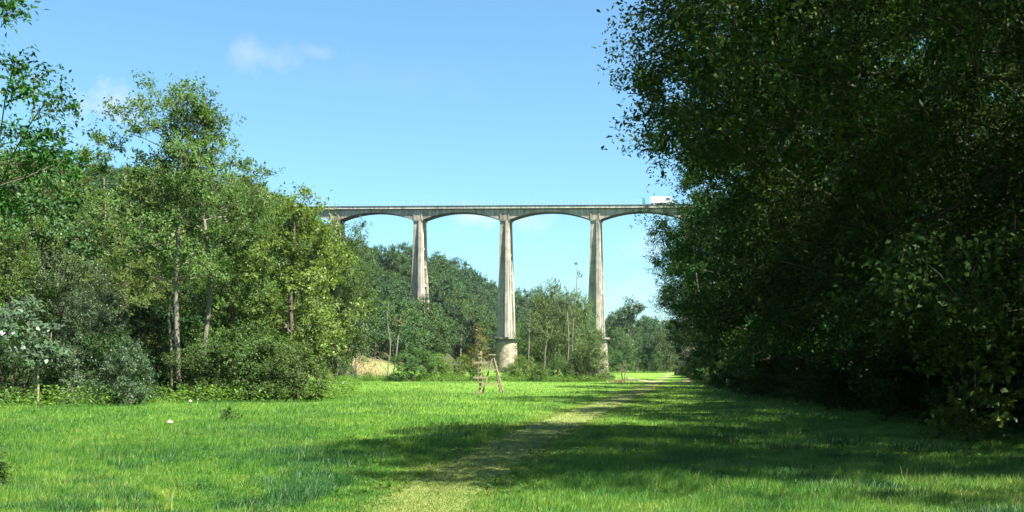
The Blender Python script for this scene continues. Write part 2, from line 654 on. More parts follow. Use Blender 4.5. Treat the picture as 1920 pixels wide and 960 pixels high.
# stone base: blocks
M_STONE, N, L, out = new_mat("stone_masonry")
tc = N.new("ShaderNodeTexCoord")
vo = N.new("ShaderNodeTexVoronoi")
vo.inputs["Scale"].default_value = 2.0
L.new(tc.outputs["Object"], vo.inputs["Vector"])
ve = N.new("ShaderNodeTexVoronoi")
ve.feature = 'DISTANCE_TO_EDGE'
ve.inputs["Scale"].default_value = 2.0
L.new(tc.outputs["Object"], ve.inputs["Vector"])
sx = N.new("ShaderNodeSeparateColor")
L.new(vo.outputs["Color"], sx.inputs[0])
r = ramp(N, [(0, (.17, .14, .10)), (.5, (.25, .21, .155)), (1, (.33, .285, .215))])
L.new(sx.outputs[0], r.inputs[0])
lt = N.new("ShaderNodeMath")
lt.operation = 'LESS_THAN'
lt.inputs[1].default_value = .035
L.new(ve.outputs["Distance"], lt.inputs[0])
mx = N.new("ShaderNodeMix")
mx.data_type = 'RGBA'
L.new(lt.outputs[0], mx.inputs[0])
L.new(r.outputs[0], mx.inputs[6])
mx.inputs[7].default_value = (.20, .17, .13, 1)
p = N.new("ShaderNodeBsdfPrincipled")
p.inputs["Roughness"].default_value = .95
p.inputs["Specular IOR Level"].default_value = .1
L.new(mx.outputs[2], p.inputs["Base Color"])
b = N.new("ShaderNodeBump")
b.inputs["Strength"].default_value = .6
b.inputs["Distance"].default_value = .08
L.new(ve.outputs["Distance"], b.inputs["Height"])
L.new(b.outputs[0], p.inputs["Normal"])
L.new(p.outputs[0], out.inputs["Surface"])


def plain_mat(name, c, rough=.5, metal=0.0):
    m, N, L, out = new_mat(name)
    tc = N.new("ShaderNodeTexCoord")
    nz = N.new("ShaderNodeTexNoise")
    nz.inputs["Scale"].default_value = 3
    nz.inputs["Detail"].default_value = 4
    L.new(tc.outputs["Object"], nz.inputs["Vector"])
    r = ramp(N, [(.3, tuple(x * .85 for x in c)), (.7, tuple(min(1, x * 1.08) for x in c))])
    L.new(nz.outputs["Fac"], r.inputs[0])
    p = N.new("ShaderNodeBsdfPrincipled")
    p.inputs["Roughness"].default_value = rough
    p.inputs["Metallic"].default_value = metal
    L.new(r.outputs[0], p.inputs["Base Color"])
    L.new(p.outputs[0], out.inputs["Surface"])
    return m


M_RAIL = plain_mat("galvanised_rail", (.42, .52, .56), .5, .2)

via = empty("viaduct", VO)
via.rotation_euler = (0, 0, -PHI)
tag(via, "tall grey concrete arch viaduct on slender tapering piers crossing the wooded valley", "viaduct")
U0, U1 = -4.6 * SPAN, 3.0 * SPAN                # ends of the deck along the bridge


def zt(u):
    return ZD + GRADE * u


def slab(g, u0, u1, v0, v1, zl, zh, n=1):
    for i in range(n):
        a, b = u0 + (u1 - u0) * i / n, u0 + (u1 - u0) * (i + 1) / n
        za, zb = zt(a), zt(b)
        g.hexa([(a, v0, za + zl), (b, v0, zb + zl), (b, v1, zb + zl), (a, v1, za + zl),
                (a, v0, za + zh), (b, v0, zb + zh), (b, v1, zb + zh), (a, v1, za + zh)])


HV = 1.75                                       # half width of arch ring and pier heads
g = Geo()
slab(g, U0, U1, -HV + .02, HV - .02, -1.05, -.30)
g.obj("deck", M_CONCD, via)
for s in (-1, 1):
    g = Geo()
    slab(g, U0, U1, s * (HV + .24) - .20, s * (HV + .24) + .20, -.66, -.16)
    g.obj("fascia", M_FASCIA, via)
    g = Geo()
    slab(g, U0, U1, s * (HV + .24) - .27, s * (HV + .24) + .27, -.157, .05)
    g.obj("coping", M_SOFFIT, via)
    g = Geo()
    u = U0 + .4
    while u < U1:
        z = zt(u) + .05
        v = s * (HV + .34)
        g.box(u - .022, u + .022, v - .022, v + .022, z, z + 1.12)
        u += 1.75
    for h in (.5, 1.1):
        slab(g, U0, U1, s * (HV + .34) - .018, s * (HV + .34) + .018, .05 + h, .05 + h + .035)
    g.obj("railing", M_RAIL, via)
g = Geo()
slab(g, U0, U1, -HV - .15, HV + .15, -.297, -.12)
g.obj("roadway", rough_mat("asphalt", [(.3, (.04, .04, .042)), (.7, (.065, .065, .065))], scale=8, bump=.2), via)


PT = 1.12                                       # half width of a pier at the top (along the bridge)
SPRING = -3.4                                   # springing below the coping
CROWN = -1.5


def arch(k):
    """span between pier k and pier k+1"""
    u0, u1 = k * SPAN + PT + .12, (k + 1) * SPAN - PT - .12
    n = 28
    g = Geo()
    c, h = (u0 + u1) / 2, (u1 - u0) / 2
    rise = CROWN - SPRING
    R = (h * h + rise * rise) / (2 * rise)
    low, up = [], []
    for i in range(n + 1):
        u = u0 + (u1 - u0) * i / n
        a = math.sqrt(R * R - (u - c) ** 2) - (R - rise)
        low.append((u, zt(u) + SPRING + a))
        up.append((u, zt(u) - 1.047))
    for i in range(n):
        (ua, la), (ub, lb) = low[i], low[i + 1]
        _, ta = up[i]
        _, tb = up[i + 1]
        g.add([(ua, -HV, la), (ub, -HV, lb), (ub, -HV, tb), (ua, -HV, ta)], [(0, 1, 2, 3)])
        g.add([(ua, HV, la), (ub, HV, lb), (ub, HV, tb), (ua, HV, ta)], [(3, 2, 1, 0)])
        g.add([(ua, -HV, la), (ub, -HV, lb), (ub, HV, lb), (ua, HV, la)], [(3, 2, 1, 0)])
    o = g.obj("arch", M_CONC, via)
    g = Geo()                                   # dark sheet under the arch, its colour imitates shade
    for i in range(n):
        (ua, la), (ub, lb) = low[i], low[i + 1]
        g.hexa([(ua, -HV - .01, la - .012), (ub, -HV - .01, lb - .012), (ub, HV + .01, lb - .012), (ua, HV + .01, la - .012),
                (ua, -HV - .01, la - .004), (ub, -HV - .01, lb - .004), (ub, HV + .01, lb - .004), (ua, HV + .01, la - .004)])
    g.obj("soffit_shade", M_SOFFIT, o)


for k in range(-5, 3):
    if k >= -4:
        arch(k)


def pier(k, z_ring, z_foot):
    uc = k * SPAN
    ztop = zt(uc) + SPRING
    root = bpy.data.objects.new("pier", None)
    col.objects.link(root)
    root.parent = via
    HB = ztop - z_ring
    hu = lambda z: PT + .72 * (1 - (z - z_ring) / HB) ** 1.1
    hv = lambda z: HV - .05 + .65 * (1 - (z - z_ring) / HB) ** 1.1
    n = 10
    zs = [z_ring + HB * i / n for i in range(n + 1)]

    def taper(g, fu0, fu1, fv0, fv1, z_lo, z_hi, n=10):
        zz = [z_lo + (z_hi - z_lo) * i / n for i in range(n + 1)]
        b = len(g.v)
        for z in zz:
            g.v += [(uc + fu0(z), fv0(z), z), (uc + fu1(z), fv0(z), z), (uc + fu1(z), fv1(z), z), (uc + fu0(z), fv1(z), z)]
        for i in range(n):
            for a in range(4):
                c = (a + 1) % 4
                g.f.append((b + i * 4 + a, b + i * 4 + c, b + i * 4 + 4 + c, b + i * 4 + 4 + a))
        g.f.append((b + 3, b + 2, b + 1, b))
        g.f.append((b + n * 4, b + n * 4 + 1, b + n * 4 + 2, b + n * 4 + 3))

    # head block under the deck
    g = Geo()
    g.hexa([(uc - PT - .115, -HV - .06, ztop), (uc + PT + .115, -HV - .06, ztop), (uc + PT + .115, HV + .06, ztop), (uc - PT - .115, HV + .06, ztop),
            (uc - PT - .115, -HV - .06, zt(uc - PT) - 1.06), (uc + PT + .115, -HV - .06, zt(uc + PT) - 1.06), (uc + PT + .115, HV + .06, zt(uc + PT) - 1.06), (uc - PT - .115, HV + .06, zt(uc - PT) - 1.06)])
    for s in (-1, 1):                            # pilaster strips
        for e in (-1, 1):
            ue = uc + e * (PT - .12)
            g.box(ue - .14, ue + .14, *sorted((s * (HV + .06), s * (HV + .14))), ztop + .05, zt(ue) - 1.06)
    g.obj("pier_head", M_CONC, root)
    g = Geo()
    g.box(uc - PT - .2, uc + PT + .2, -HV - .16, HV + .16, ztop - .3, ztop - .002)
    g.obj("impost", M_CONCD, root)
    zt2 = ztop - .302
    for s in (-1, 1):                            # two tapering columns, front and back
        g = Geo()
        if s < 0:
            taper(g, lambda z: -hu(z), hu, lambda z: -hv(z), lambda z: -hv(z) + 1.15, z_ring, zt2)
        else:
            taper(g, lambda z: -hu(z), hu, lambda z: hv(z) - 1.15, lambda z: hv(z), z_ring, zt2)
        g.obj("column", M_CONC, root)
        g = Geo()                                # buttress rib that grows towards the foot
        pr = lambda z: .22 + 1.0 * (1 - (z - z_ring) / HB) ** .8
        if s < 0:
            taper(g, lambda z: hu(z) * .30, lambda z: hu(z) * .84, lambda z: -hv(z) - pr(z), lambda z: -hv(z) - .003, z_ring, zt2)
        else:
            taper(g, lambda z: hu(z) * .30, lambda z: hu(z) * .84, lambda z: hv(z) + .003, lambda z: hv(z) + pr(z), z_ring, zt2)
        g.obj("buttress", M_CONC, root)
        g = Geo()                                # rib on the sides
        pr2 = lambda z: .02 + .5 * (1 - (z - z_ring) / HB)
    # struts between columns, and the wall that closes the lower part
    zw = z_ring + HB * .34
    g = Geo()
    taper(g, lambda z: -hu(z) + .45, lambda z: hu(z) - .45, lambda z: -hv(z) + 1.152, lambda z: hv(z) - 1.152, z_ring, zw, 4)
    g.obj("web_wall", M_CONCD, root)
    z = zw + 1.0
    while z < zt2 - 2.4:
        g = Geo()
        g.box(uc - hu(z) + .12, uc + hu(z) - .12, -hv(z) + 1.148, hv(z) - 1.148, z, z + .55)
        g.obj("strut", M_CONC, root)
        z += 4.6
    # ring slab and round stone foot
    g = Geo()
    g.lathe([(3.1, z_ring - .52), (3.35, z_ring - .42), (3.35, z_ring - .04), (3.2, z_ring - .002)], 28, uc, 0)
    g.obj("ring_slab", M_CONCD, root)
    g = Geo()
    nz = 8
    g.lathe([(2.62 + .35 * (1 - i / nz), z_foot + (z_ring - .524 - z_foot) * i / nz) for i in range(nz + 1)], 32, uc, 0)
    g.obj("stone_base", M_STONE, root, smooth=True)
    return root


for k, zr in ((-4, 36.0), (-3, 25.5), (-2, 12.0), (-1, 9.1), (0, 8.9), (1, 9.5), (2, 12)):
    p = VO + E1 * (k * SPAN)
    pier(k, zr, hz(p.x, p.y) - .6)

# lorry and roadside bits on the deck
M_WHITE = plain_mat("white_lorry_paint", (.82, .82, .82), .4)
M_DARK = plain_mat("dark_rubber", (.03, .03, .032), .8)
M_GLASS = plain_mat("dark_glass", (.03, .04, .05), .08)
M_GREEN = plain_mat("green_paint", (.02, .22, .16), .5)


def on_deck(u, v, w=0.0):
    p = VO + E1 * u + E2 * v
    return (p.x, p.y, zt(u) - .12 + w)


def u_at_px(px, v=0.0):
    best = min((abs(960 + F * (VO + E1 * u + E2 * v).x / (VO + E1 * u + E2 * v).y - px), u) for u in np.linspace(-60, 45, 4201))
    return best[1]


lr = empty("box_van", on_deck(u_at_px(1220, -.6), -.6), -PHI)
tag(lr, "white box van crossing the viaduct, half hidden by the dark tree", "van")
g = Geo()
g.box(0, 3.5, -.95, .95, .52, 2.02)
bx = g.obj("cargo_box", M_WHITE, lr)
md = bx.modifiers.new("bevel", 'BEVEL')
md.width = .05
g = Geo()
g.box(.05, 5.2, -.4, .4, .34, .515)
g.obj("chassis", M_DARK, lr)
g = Geo()
g.hexa([(3.6, -.92, .36), (5.3, -.92, .36), (5.3, .92, .36), (3.6, .92, .36), (3.6, -.88, 1.9), (4.7, -.88, 1.9), (4.7, .88, 1.9), (3.6, .88, 1.9)])
cb = g.obj("cab", M_WHITE, lr)
md = cb.modifiers.new("bevel", 'BEVEL')
md.width = .08
g = Geo()
g.hexa([(5.0, -.8, 1.15), (5.02, -.8, 1.15), (5.02, .8, 1.15), (5.0, .8, 1.15), (4.77, -.8, 1.75), (4.80, -.8, 1.75), (4.80, .8, 1.75), (4.77, .8, 1.75)])
g.obj("windscreen", M_GLASS, cb)
for sd_ in (-1, 1):
    g = Geo()
    g.hexa([(3.8, *sorted((sd_ * .87, sd_ * .935))[:1], 1.15), (4.7, *sorted((sd_ * .87, sd_ * .935))[:1], 1.15), (4.7, *sorted((sd_ * .87, sd_ * .935))[1:], 1.15), (3.8, *sorted((sd_ * .87, sd_ * .935))[1:], 1.15),
            (3.8, *sorted((sd_ * .86, sd_ * .92))[:1], 1.7), (4.45, *sorted((sd_ * .86, sd_ * .92))[:1], 1.7), (4.45, *sorted((sd_ * .86, sd_ * .92))[1:], 1.7), (3.8, *sorted((sd_ * .86, sd_ * .92))[1:], 1.7)])
    g.obj("side_window", M_GLASS, cb)
for uu in (.95, 4.5):
    for sd_ in (-1, 1):
        g = Geo()
        g.tube([(uu, sd_ * .98, .34), (uu, sd_ * .74, .34)], [.34, .34], 18)
        w = g.obj("wheel", M_DARK, lr)
        g = Geo()
        g.tube([(uu, sd_ * .992, .34), (uu, sd_ * .981, .34)], [.18, .18], 12)
        g.obj("rim", M_WHITE, w)

ug = u_at_px(1207, -HV - .3)
gp = empty("green_sign", on_deck(ug, -HV - .10, .17), -PHI)
tag(gp, "narrow green upright sign of two boards at the railing beside the white van", "sign")
g = Geo()
g.box(-.32, -.06, -.03, .03, .18, 1.75)
g.obj("board", M_GREEN, gp)
g = Geo()
g.box(.04, .34, -.03, .03, .18, 1.4)
g.obj("board", M_GREEN, gp)
g = Geo()
g.box(-.22, -.16, .032, .09, 0, 1.7)
g.box(.16, .22, .032, .09, 0, 1.3)
g.obj("post", M_RAIL, gp)
ub = u_at_px(1213.5, -HV - .9)
bk = empty("cable_box", on_deck(ub, -HV - .56, -.45), -PHI)
tag(bk, "dark cable box fixed to the outer edge of the viaduct deck under the green sign", "box")
g = Geo()
g.box(-.42, .42, -.12, .06, -.02, .42)
g.obj("casing", M_DARK, bk)
for s in (-.22, .22):
    g = Geo()
    g.box(s - .16, s + .16, -.10, .05, .422, .68)
    g.obj("lid", M_DARK, bk)

# ------------------------------------------------------------------ tree builder


def unit(v):
    return v / np.maximum(np.linalg.norm(v, axis=-1, keepdims=True), 1e-9)


PROFILES = {
    'round': lambda t: np.sin(np.pi * np.clip(.06 + .94 * t, 0, 1) ** .85) ** .55,
    'oval': lambda t: np.sin(np.pi * np.clip(.08 + .92 * t, 0, 1) ** .75) ** .8,
    'spire': lambda t: np.clip(np.sin(np.pi * np.clip(.15 + .85 * t, 0, 1) ** .55), 0, 1) ** .9,
    'dome': lambda t: np.sqrt(np.clip(1 - np.clip(t, 0, 1) ** 2.2, 0, 1)) * np.where(t < .18, .86 + .8 * t, 1.0),
    'spread': lambda t: np.sin(np.pi * np.clip(.10 + .90 * t, 0, 1) ** .95) ** .45,
}


def gen_tree(seed, H, R, z0, prof='round', ncl=80, cr=.9, twigs=8, lpt=10, L=.12, W=.06, tr=.2, lean=(0, 0), bias=.5,
             lobes=7, lobe_amp=.30, flat=.62, droop=0.0, tip=.012, sides=7, twig_r=0.0, up=.75, multi=1, trunk_top=.82, sprawl=.72, accept=None, wob_k=1.0, void=-.12, void_len=3.6):
    """returns (trunk verts, trunk quads, leaf verts, leaf quads)"""
    rg = np.random.default_rng(seed)
    fn = PROFILES[prof]
    ldir = unit(rg.normal(size=(lobes, 3)) * (1, 1, .8))
    lamp = rg.uniform(-.6, 1.0, lobes) * lobe_amp
    wk = unit(rg.normal(size=(7, 3)) * (1, 1, 1.3)) * (6.283 / (void_len * cr * rg.uniform(.75, 1.5, (7, 1))))
    wp = rg.uniform(0, 6.283, 7)
    C = []
    mind = cr * .62
    tries = 0
    while len(C) < ncl and tries < ncl * 60:
        tries += 1
        if tries % (ncl * 6) == 0:
            mind *= .80
        t = rg.uniform(0, 1)
        a = rg.uniform(0, 2 * np.pi)
        rr = float(fn(np.array(t)))
        if rg.uniform() > rr * .8 + .25:
            continue
        d = np.array([np.cos(a), np.sin(a), (t - .5) * 2])
        d /= np.linalg.norm(d)
        k = 1 + float((lamp * np.exp(-4.5 * (1 - ldir @ d))).sum())
        rho = R * rr * k * rg.uniform(0, 1) ** bias
        zz = z0 + (H - z0) * (t * (1 + .22 * (k - 1)))
        tt = (zz / H)
        c = np.array([lean[0] * tt + rho * np.cos(a), lean[1] * tt + rho * np.sin(a), zz])
        if float(np.sin(wk @ c + wp).sum()) / 2.6 < void:
            continue
        if accept is not None and not accept(c):
            continue
        if C and np.min(np.linalg.norm(np.array(C) - c, axis=1)) < mind:
            continue
        C.append(c)
    C = np.array(C)
    # skeleton
    nodes, parent = [], []
    for s in range(multi):
        off = np.zeros(3) if multi == 1 else np.array([np.cos(s * 2.4 + seed), np.sin(s * 2.4 + seed), 0]) * .12 * R
        fan = np.zeros(3) if multi == 1 else np.array([np.cos(s * 2.4 + seed), np.sin(s * 2.4 + seed), 0]) * .35 * R
        nseg = max(4, int(H * trunk_top / .7))
        wob = rg.normal(size=(2, 3)) * .018 * H * wob_k
        for i in range(nseg + 1):
            t = i / nseg * trunk_top
            p = np.array([lean[0] * t, lean[1] * t, H * t]) + off + fan * t
            p[:2] += (wob[0] * np.sin(t * 5) + wob[1] * np.sin(t * 9 + 1))[:2] * min(1, t * 3)
            nodes.append(p)
            parent.append(-1 if i == 0 else len(nodes) - 2)
    NN = np.zeros((len(nodes) + ncl * 16, 3))
    NN[:len(nodes)] = nodes
    n = len(nodes)
    axis = np.stack([lean[0] * C[:, 2] / H, lean[1] * C[:, 2] / H], -1)
    order = np.argsort(np.linalg.norm(C[:, :2] - axis, axis=1) + .15 * C[:, 2])
    minz = min(z0 * .8, H * .3)
    tips = []
    for ci in order:
        c = C[ci]
        v = c - NN[:n]
        d = np.linalg.norm(v, axis=1)
        cost = d * (1 + 1.0 * np.clip(-v[:, 2] / (d + 1e-6) + .25, 0, 2)) + np.where(NN[:n, 2] < minz, 3.0, 0)
        j = int(np.argmin(cost))
        p0 = NN[j].copy()
        ln = d[j]
        k = max(1, min(14, int(ln / .75) + 1))
        mid = (p0 + c) / 2 + np.array([0, 0, .12 * ln]) + rg.normal(size=3) * .06 * ln
        last = j
        for i in range(1, k + 1):
            t = i / k
            q = (1 - t) ** 2 * p0 + 2 * t * (1 - t) * mid + t * t * c
            NN[n] = q
            parent.append(last)
            last = n
            n += 1
        tips.append(last)
    NN = NN[:n]
    cnt = np.zeros(n)
    for t in tips:
        cnt[t] += 1
    for i in range(n - 1, -1, -1):
        if parent[i] >= 0:
            cnt[parent[i]] += cnt[i]
    tot = max(cnt.max(), 1)
    rad = np.maximum(tip, tr * (np.maximum(cnt, .4) / tot) ** .55)
    zz = NN[:, 2]
    tbase = np.clip(1 - zz / (H * .08), 0, 1)
    is_tr = np.arange(n) < len(nodes)
    rad = np.where(is_tr, np.maximum(rad, tr * np.clip(1.0 - zz / (H * .95), .08, 1) * .9) * (1 + .35 * tbase ** 2), rad)
    kids = [[] for _ in range(n)]
    for i, p in enumerate(parent):
        if p >= 0:
            kids[p].append(i)
    V, Q = [], []
    nv = 0
    stack = [i for i, p in enumerate(parent) if p < 0]
    chains = []
    todo = [(i, None) for i in stack]
    while todo:
        s, src = todo.pop()
        ch = [s] if src is None else [src, s]
        cur = s
        while kids[cur]:
            ks = sorted(kids[cur], key=lambda q: -rad[q])
            for q in ks[1:]:
                todo.append((q, cur))
            cur = ks[0]
            ch.append(cur)
        chains.append((ch, src is not None))
    for ch, br in chains:
        P = NN[ch]
        r = rad[ch].copy()
        if br:
            r[0] = r[1]
        if len(P) < 2:
            continue
        T = unit(np.gradient(P, axis=0))
        ns = sides if r.max() > .06 else (5 if r.max() > .03 else 4)
        ref = np.where(np.abs(T[:, :1]) < .75, np.array([[1., 0, 0]]), np.array([[0., 1, 0]]))
        ref = np.repeat(ref[:1], len(P), 0) if True else ref
        u = unit(np.cross(T, ref))
        w = np.cross(T, u)
        a = np.arange(ns) * 2 * np.pi / ns
        ring = P[:, None, :] + (u[:, None, :] * np.cos(a)[None, :, None] + w[:, None, :] * np.sin(a)[None, :, None]) * r[:, None, None]
        V.append(ring.reshape(-1, 3))
        I = nv + np.arange(len(P) * ns).reshape(len(P), ns)
        J = np.roll(I, -1, 1)
        Q.append(np.stack([I[:-1], J[:-1], J[1:], I[1:]], -1).reshape(-1, 4))
        nv += len(P) * ns
    # foliage
    nc = len(C)
    axis3 = np.concatenate([axis * .9, (C[:, 2:3] * .72 + z0 * .2)], 1)
    od = unit(C - axis3)
    m = nc * twigs
    ci = np.repeat(np.arange(nc), twigs)
    td = unit(od[ci] * .75 + rg.normal(size=(m, 3)) * .85 * (1, 1, flat) + np.array([0, 0, .18 - droop]))
    size = cr * rg.uniform(.55, 1.35, nc)[ci]
    st = C[ci] + rg.normal(size=(m, 3)) * (size * .40)[:, None] * (sprawl, sprawl, flat * sprawl)
    tl = size * rg.uniform(.40, .95, m)
    if twig_r > 0:
        u = unit(np.cross(td, np.array([.3, .2, .93])))
        w = np.cross(td, u)
        b = []
        for k in range(3):
            an = k * 2.0944
            b.append(st + (u * np.cos(an) + w * np.sin(an)) * twig_r)
        e = st + td * (tl * .95)[:, None]
        tv = np.stack([b[0], b[1], b[2], e, ], 1).reshape(-1, 3)
        I = nv + np.arange(m * 4).reshape(m, 4)
        V.append(tv)
        nv += m * 4
        Q.append(np.concatenate([I[:, [0, 1, 3, 3]], I[:, [1, 2, 3, 3]], I[:, [2, 0, 3, 3]]], 0))
    q = m * lpt
    ti = np.repeat(np.arange(m), lpt)
    s = rg.uniform(.1, 1.05, q)
    c = st[ti] + td[ti] * (tl[ti] * s)[:, None] + rg.normal(size=(q, 3)) * (.07 * size[ti])[:, None]
    ax = unit(td[ti] * .55 + rg.normal(size=(q, 3)) * .65 + np.array([0, 0, -.1 - droop * .8]))
    nr = np.array([0, 0, up]) + od[ci][ti] * .45 + rg.normal(size=(q, 3)) * .42
    nr = unit(nr - ax * (nr * ax).sum(1, keepdims=True))
    sd = np.cross(ax, nr)
    ls = rg.uniform(.65, 1.3, q)[:, None]
    l, w = L * ls, W * ls * rg.uniform(.75, 1.2, q)[:, None]
    fold = nr * (w * .25)
    LV = np.stack([c, c + ax * l * .5 + sd * w * .5 + fold, c + ax * l - nr * l * .12, c + ax * l * .5 - sd * w * .5 + fold], 1).reshape(-1, 3)
    LQ = np.arange(q * 4).reshape(q, 4)
    TV, TQ = np.concatenate(V), np.concatenate(Q)
    return TV, TQ, LV, LQ


def fix_tris(name, V, Q, mat):
    """trunk mesh: quads plus twig triangles"""
    tri = Q[:, 2] == Q[:, 3]
    me = bpy.data.meshes.new(name)
    A, B = Q[~tri], Q[tri][:, :3]
    loops = np.concatenate([A.ravel(), B.ravel()]).astype(np.int32)
    me.vertices.add(len(V))
    me.vertices.foreach_set("co", V.astype(np.float32).ravel())
    me.loops.add(len(loops))
    me.loops.foreach_set("vertex_index", loops)
    me.polygons.add(len(Q))
    tot = np.concatenate([np.full(len(A), 4), np.full(len(B), 3)]).astype(np.int32)
    me.polygons.foreach_set("loop_start", np.concatenate([[0], np.cumsum(tot)[:-1]]).astype(np.int32))
    me.polygons.foreach_set("loop_total", tot)
    me.polygons.foreach_set("use_smooth", np.ones(len(Q), dtype=bool))
    me.materials.append(mat)
    me.update(calc_edges=True)
    return me


class Proto:
    def __init__(self, kind, leaf, bark, trunk_name="trunk", crown_name="crown", **kw):
        TV, TQ, LV, LQ = gen_tree(**kw)
        self.tm = fix_tris(kind + "_wood", TV, TQ, bark)
        self.lv, self.lq = LV, LQ
        self.lm = {}
        self.kind, self.leaf = kind, leaf
        self.H, self.R = kw['H'], kw['R']
        self.tn, self.cn = trunk_name, crown_name

    def crown(self, leaf):
        if leaf.name not in self.lm:
            if self.lm:
                me = next(iter(self.lm.values())).copy()
                me.materials.clear()
                me.materials.append(leaf)
            else:
                me = np_mesh(self.kind + "_leaves", self.lv, self.lq, leaf)
            self.lm[leaf.name] = me
        return self.lm[leaf.name]

    def place(self, name, x, y, h, label, cat, group=None, rz=0.0, wide=1.0, leaf=None, sink=.12, tilt=(0, 0)):
        s = h / self.H
        o = empty(name, (x, y, hz(x, y) - sink), rz)
        o.rotation_euler = (tilt[0], tilt[1], rz)
        o.scale = (s * wide, s * wide, s)
        tag(o, label, cat, group)
        me_obj(self.tn, self.tm, o)
        me_obj(self.cn, self.crown(leaf or self.leaf), o)
        return o


rnd = random.Random(5)

# ------------------------------------------------------------------ the wooded hill, tier by tier
hill_protos = []
for i, (pf, R, z0, nc) in enumerate([('round', 4.4, 2.6, 85), ('oval', 3.9, 2.4, 80), ('spread', 4.8, 3.0, 85), ('round', 4.0, 2.2, 75), ('oval', 3.4, 2.0, 72), ('spread', 4.3, 2.6, 80)]):
    hill_protos.append(Proto("hill_tree", M_HILL, M_BARKP if i == 4 else M_BARK, seed=100 + i, H=12.0, R=R, z0=z0, prof=pf, ncl=nc, cr=1.25, twigs=9, lpt=11,
                             L=.34, W=.20, tr=.2, lobe_amp=.42, bias=.38, lobes=9))

SKY = np.array([(-200, 265), (0, 283), (90, 282), (140, 292), (190, 300), (250, 308), (430, 330), (490, 338), (560, 372), (600, 402), (640, 425), (665, 448), (690, 455), (720, 462), (760, 450),
                (800, 474), (850, 482), (880, 494), (930, 530), (965, 545), (985, 533), (1010, 541), (1040, 550), (1080, 553), (1130, 592), (1160, 578), (1205, 592), (1300, 600), (1500, 560), (1900, 500)], float)
FRONT = np.array([(-200, 265), (0, 283), (90, 282), (190, 300), (250, 308), (430, 330), (490, 338), (560, 372), (600, 402), (635, 425), (660, 455), (700, 480), (740, 500), (775, 522), (790, 552),
                  (806, 560), (815, 520), (840, 505), (880, 500), (910, 540), (918, 660), (976, 668), (985, 600), (1050, 590), (1095, 600), (1102, 690), (1145, 690), (1150, 640), (1900, 640)], float)


def allowed(px, pr, tab, k=.8):
    xs = np.linspace(px - pr * k, px + pr * k, 9)
    return float(np.interp(xs, tab[:, 0], tab[:, 1]).max())


arc = np.concatenate([[0], np.cumsum(np.linalg.norm(np.diff(FOOT, axis=0), axis=1))])
tiers = {}
cands = []
for tier, off in enumerate((3.5, 10, 17, 24.5, 32, 40, 48.5, 57.5), start=1):
    s = 62 + rnd.uniform(0, 4)
    while s < arc[-1] - 2:
        i = int(np.searchsorted(arc, s)) - 1
        i = min(max(i, 0), len(FOOT) - 2)
        t = (s - arc[i]) / (arc[i + 1] - arc[i])
        a, b = FOOT[i], FOOT[i + 1]
        j = min(i + 1, len(FOOT) - 2)
        da = unit(b - a)
        db = unit(FOOT[j + 1] - FOOT[j])
        tg = unit(da * (1 - t) + db * t)
        p = a + (b - a) * t + np.array([-tg[1], tg[0]]) * (off + rnd.uniform(-1.8, 1.8))
        cands.append((float(p[1]), float(p[0]), tier, s))
        s += rnd.uniform(5.6, 8.0) * (1.0 + .0016 * max(0, p[1] - 120))
cands.sort(key=lambda c: c[0] ** 2 + c[1] ** 2)
sky_top = np.full(2400, 720.0)           # lowest picture line still free above what already stands in front, per column
chosen = []
for (y, x, tier, s) in cands:
    if y < 44 or (zone_dry(np.array([x]), np.array([y]))[0] > .08):
        continue
    px = 960 + F * x / y
    if px < -130 or px > 1330:
        continue
    d = y
    z = hz(x, y)
    pr = 4.2 * F / d
    lim = allowed(px, pr, SKY)
    # distance of the viaduct along this ray
    front_of_bridge = (x - VO.x) * E2.x + (y - VO.y) * E2.y < -3.0
    if abs((x - VO.x) * E2.x + (y - VO.y) * E2.y) <= 5.5 and -100 < (x - VO.x) * E1.x + (y - VO.y) * E1.y < 80:
        continue
    if front_of_bridge:
        lim = max(lim, allowed(px, pr, FRONT, .95))
    hmax = zpx(lim, d) - z
    h = rnd.uniform(9.5, 14.5)
    if hmax < 5.0:
        continue
    if h > hmax:
        h = hmax * rnd.uniform(.94, 1.0)
    elif tier >= 5 and hmax < 19 and hmax > h:
        h = hmax * rnd.uniform(.9, 1.0)
    top = HZ - (z + h - EYE) / d * F
    r = 4.2 * h / 12 * F / d
    lo, hi = int(max(0, px - r * .75 + 200)), int(min(2399, px + r * .75 + 200))
    if hi <= lo:
        continue
    gain = (sky_top[lo:hi] - top).max()
    if gain < 10 or (px < 0 and gain < 40):
        continue
    xs = np.arange(lo, hi) - 200 - px
    prof = top + (1 - np.sqrt(np.clip(1 - (xs / (r * 1.05)) ** 2, 0, 1))) * r * .9
    sky_top[lo:hi] = np.minimum(sky_top[lo:hi], prof + 8)
    chosen.append((x, y, h, tier, s))
chosen.sort(key=lambda c: (c[3], c[4]))
cnt_tier = {}
print("hill trees", len(chosen))
tone = [(M_HILL, "mid green"), (M_HILLB, "bluish dark green"), (M_HILLY, "olive green"), (M_HILL, "leafy green"), (M_HILLB, "deep green")]
for (x, y, h, tier, s) in chosen:
    cnt_tier[tier] = cnt_tier.get(tier, 0) + 1
    k = rnd.randrange(6)
    px = 960 + F * x / y
    w = [3, 1, 2.2, 2, 1] if px < 640 else [2.4, 2.2, .8, 2, 2.0]
    leaf, tname = rnd.choices(tone, weights=w)[0]
    hill_protos[k].place("woodland_tree", x, y, h, f"{tname} woodland tree, {ordinal(cnt_tier[tier])} from the near end of {'lowest row on the hillside' if tier == 1 else 'hillside row ' + ordinal(tier) + ' from below'}",
                         "tree", "trees on the wooded hillside", rnd.uniform(0, 6.28), rnd.uniform(.92, 1.15), leaf)

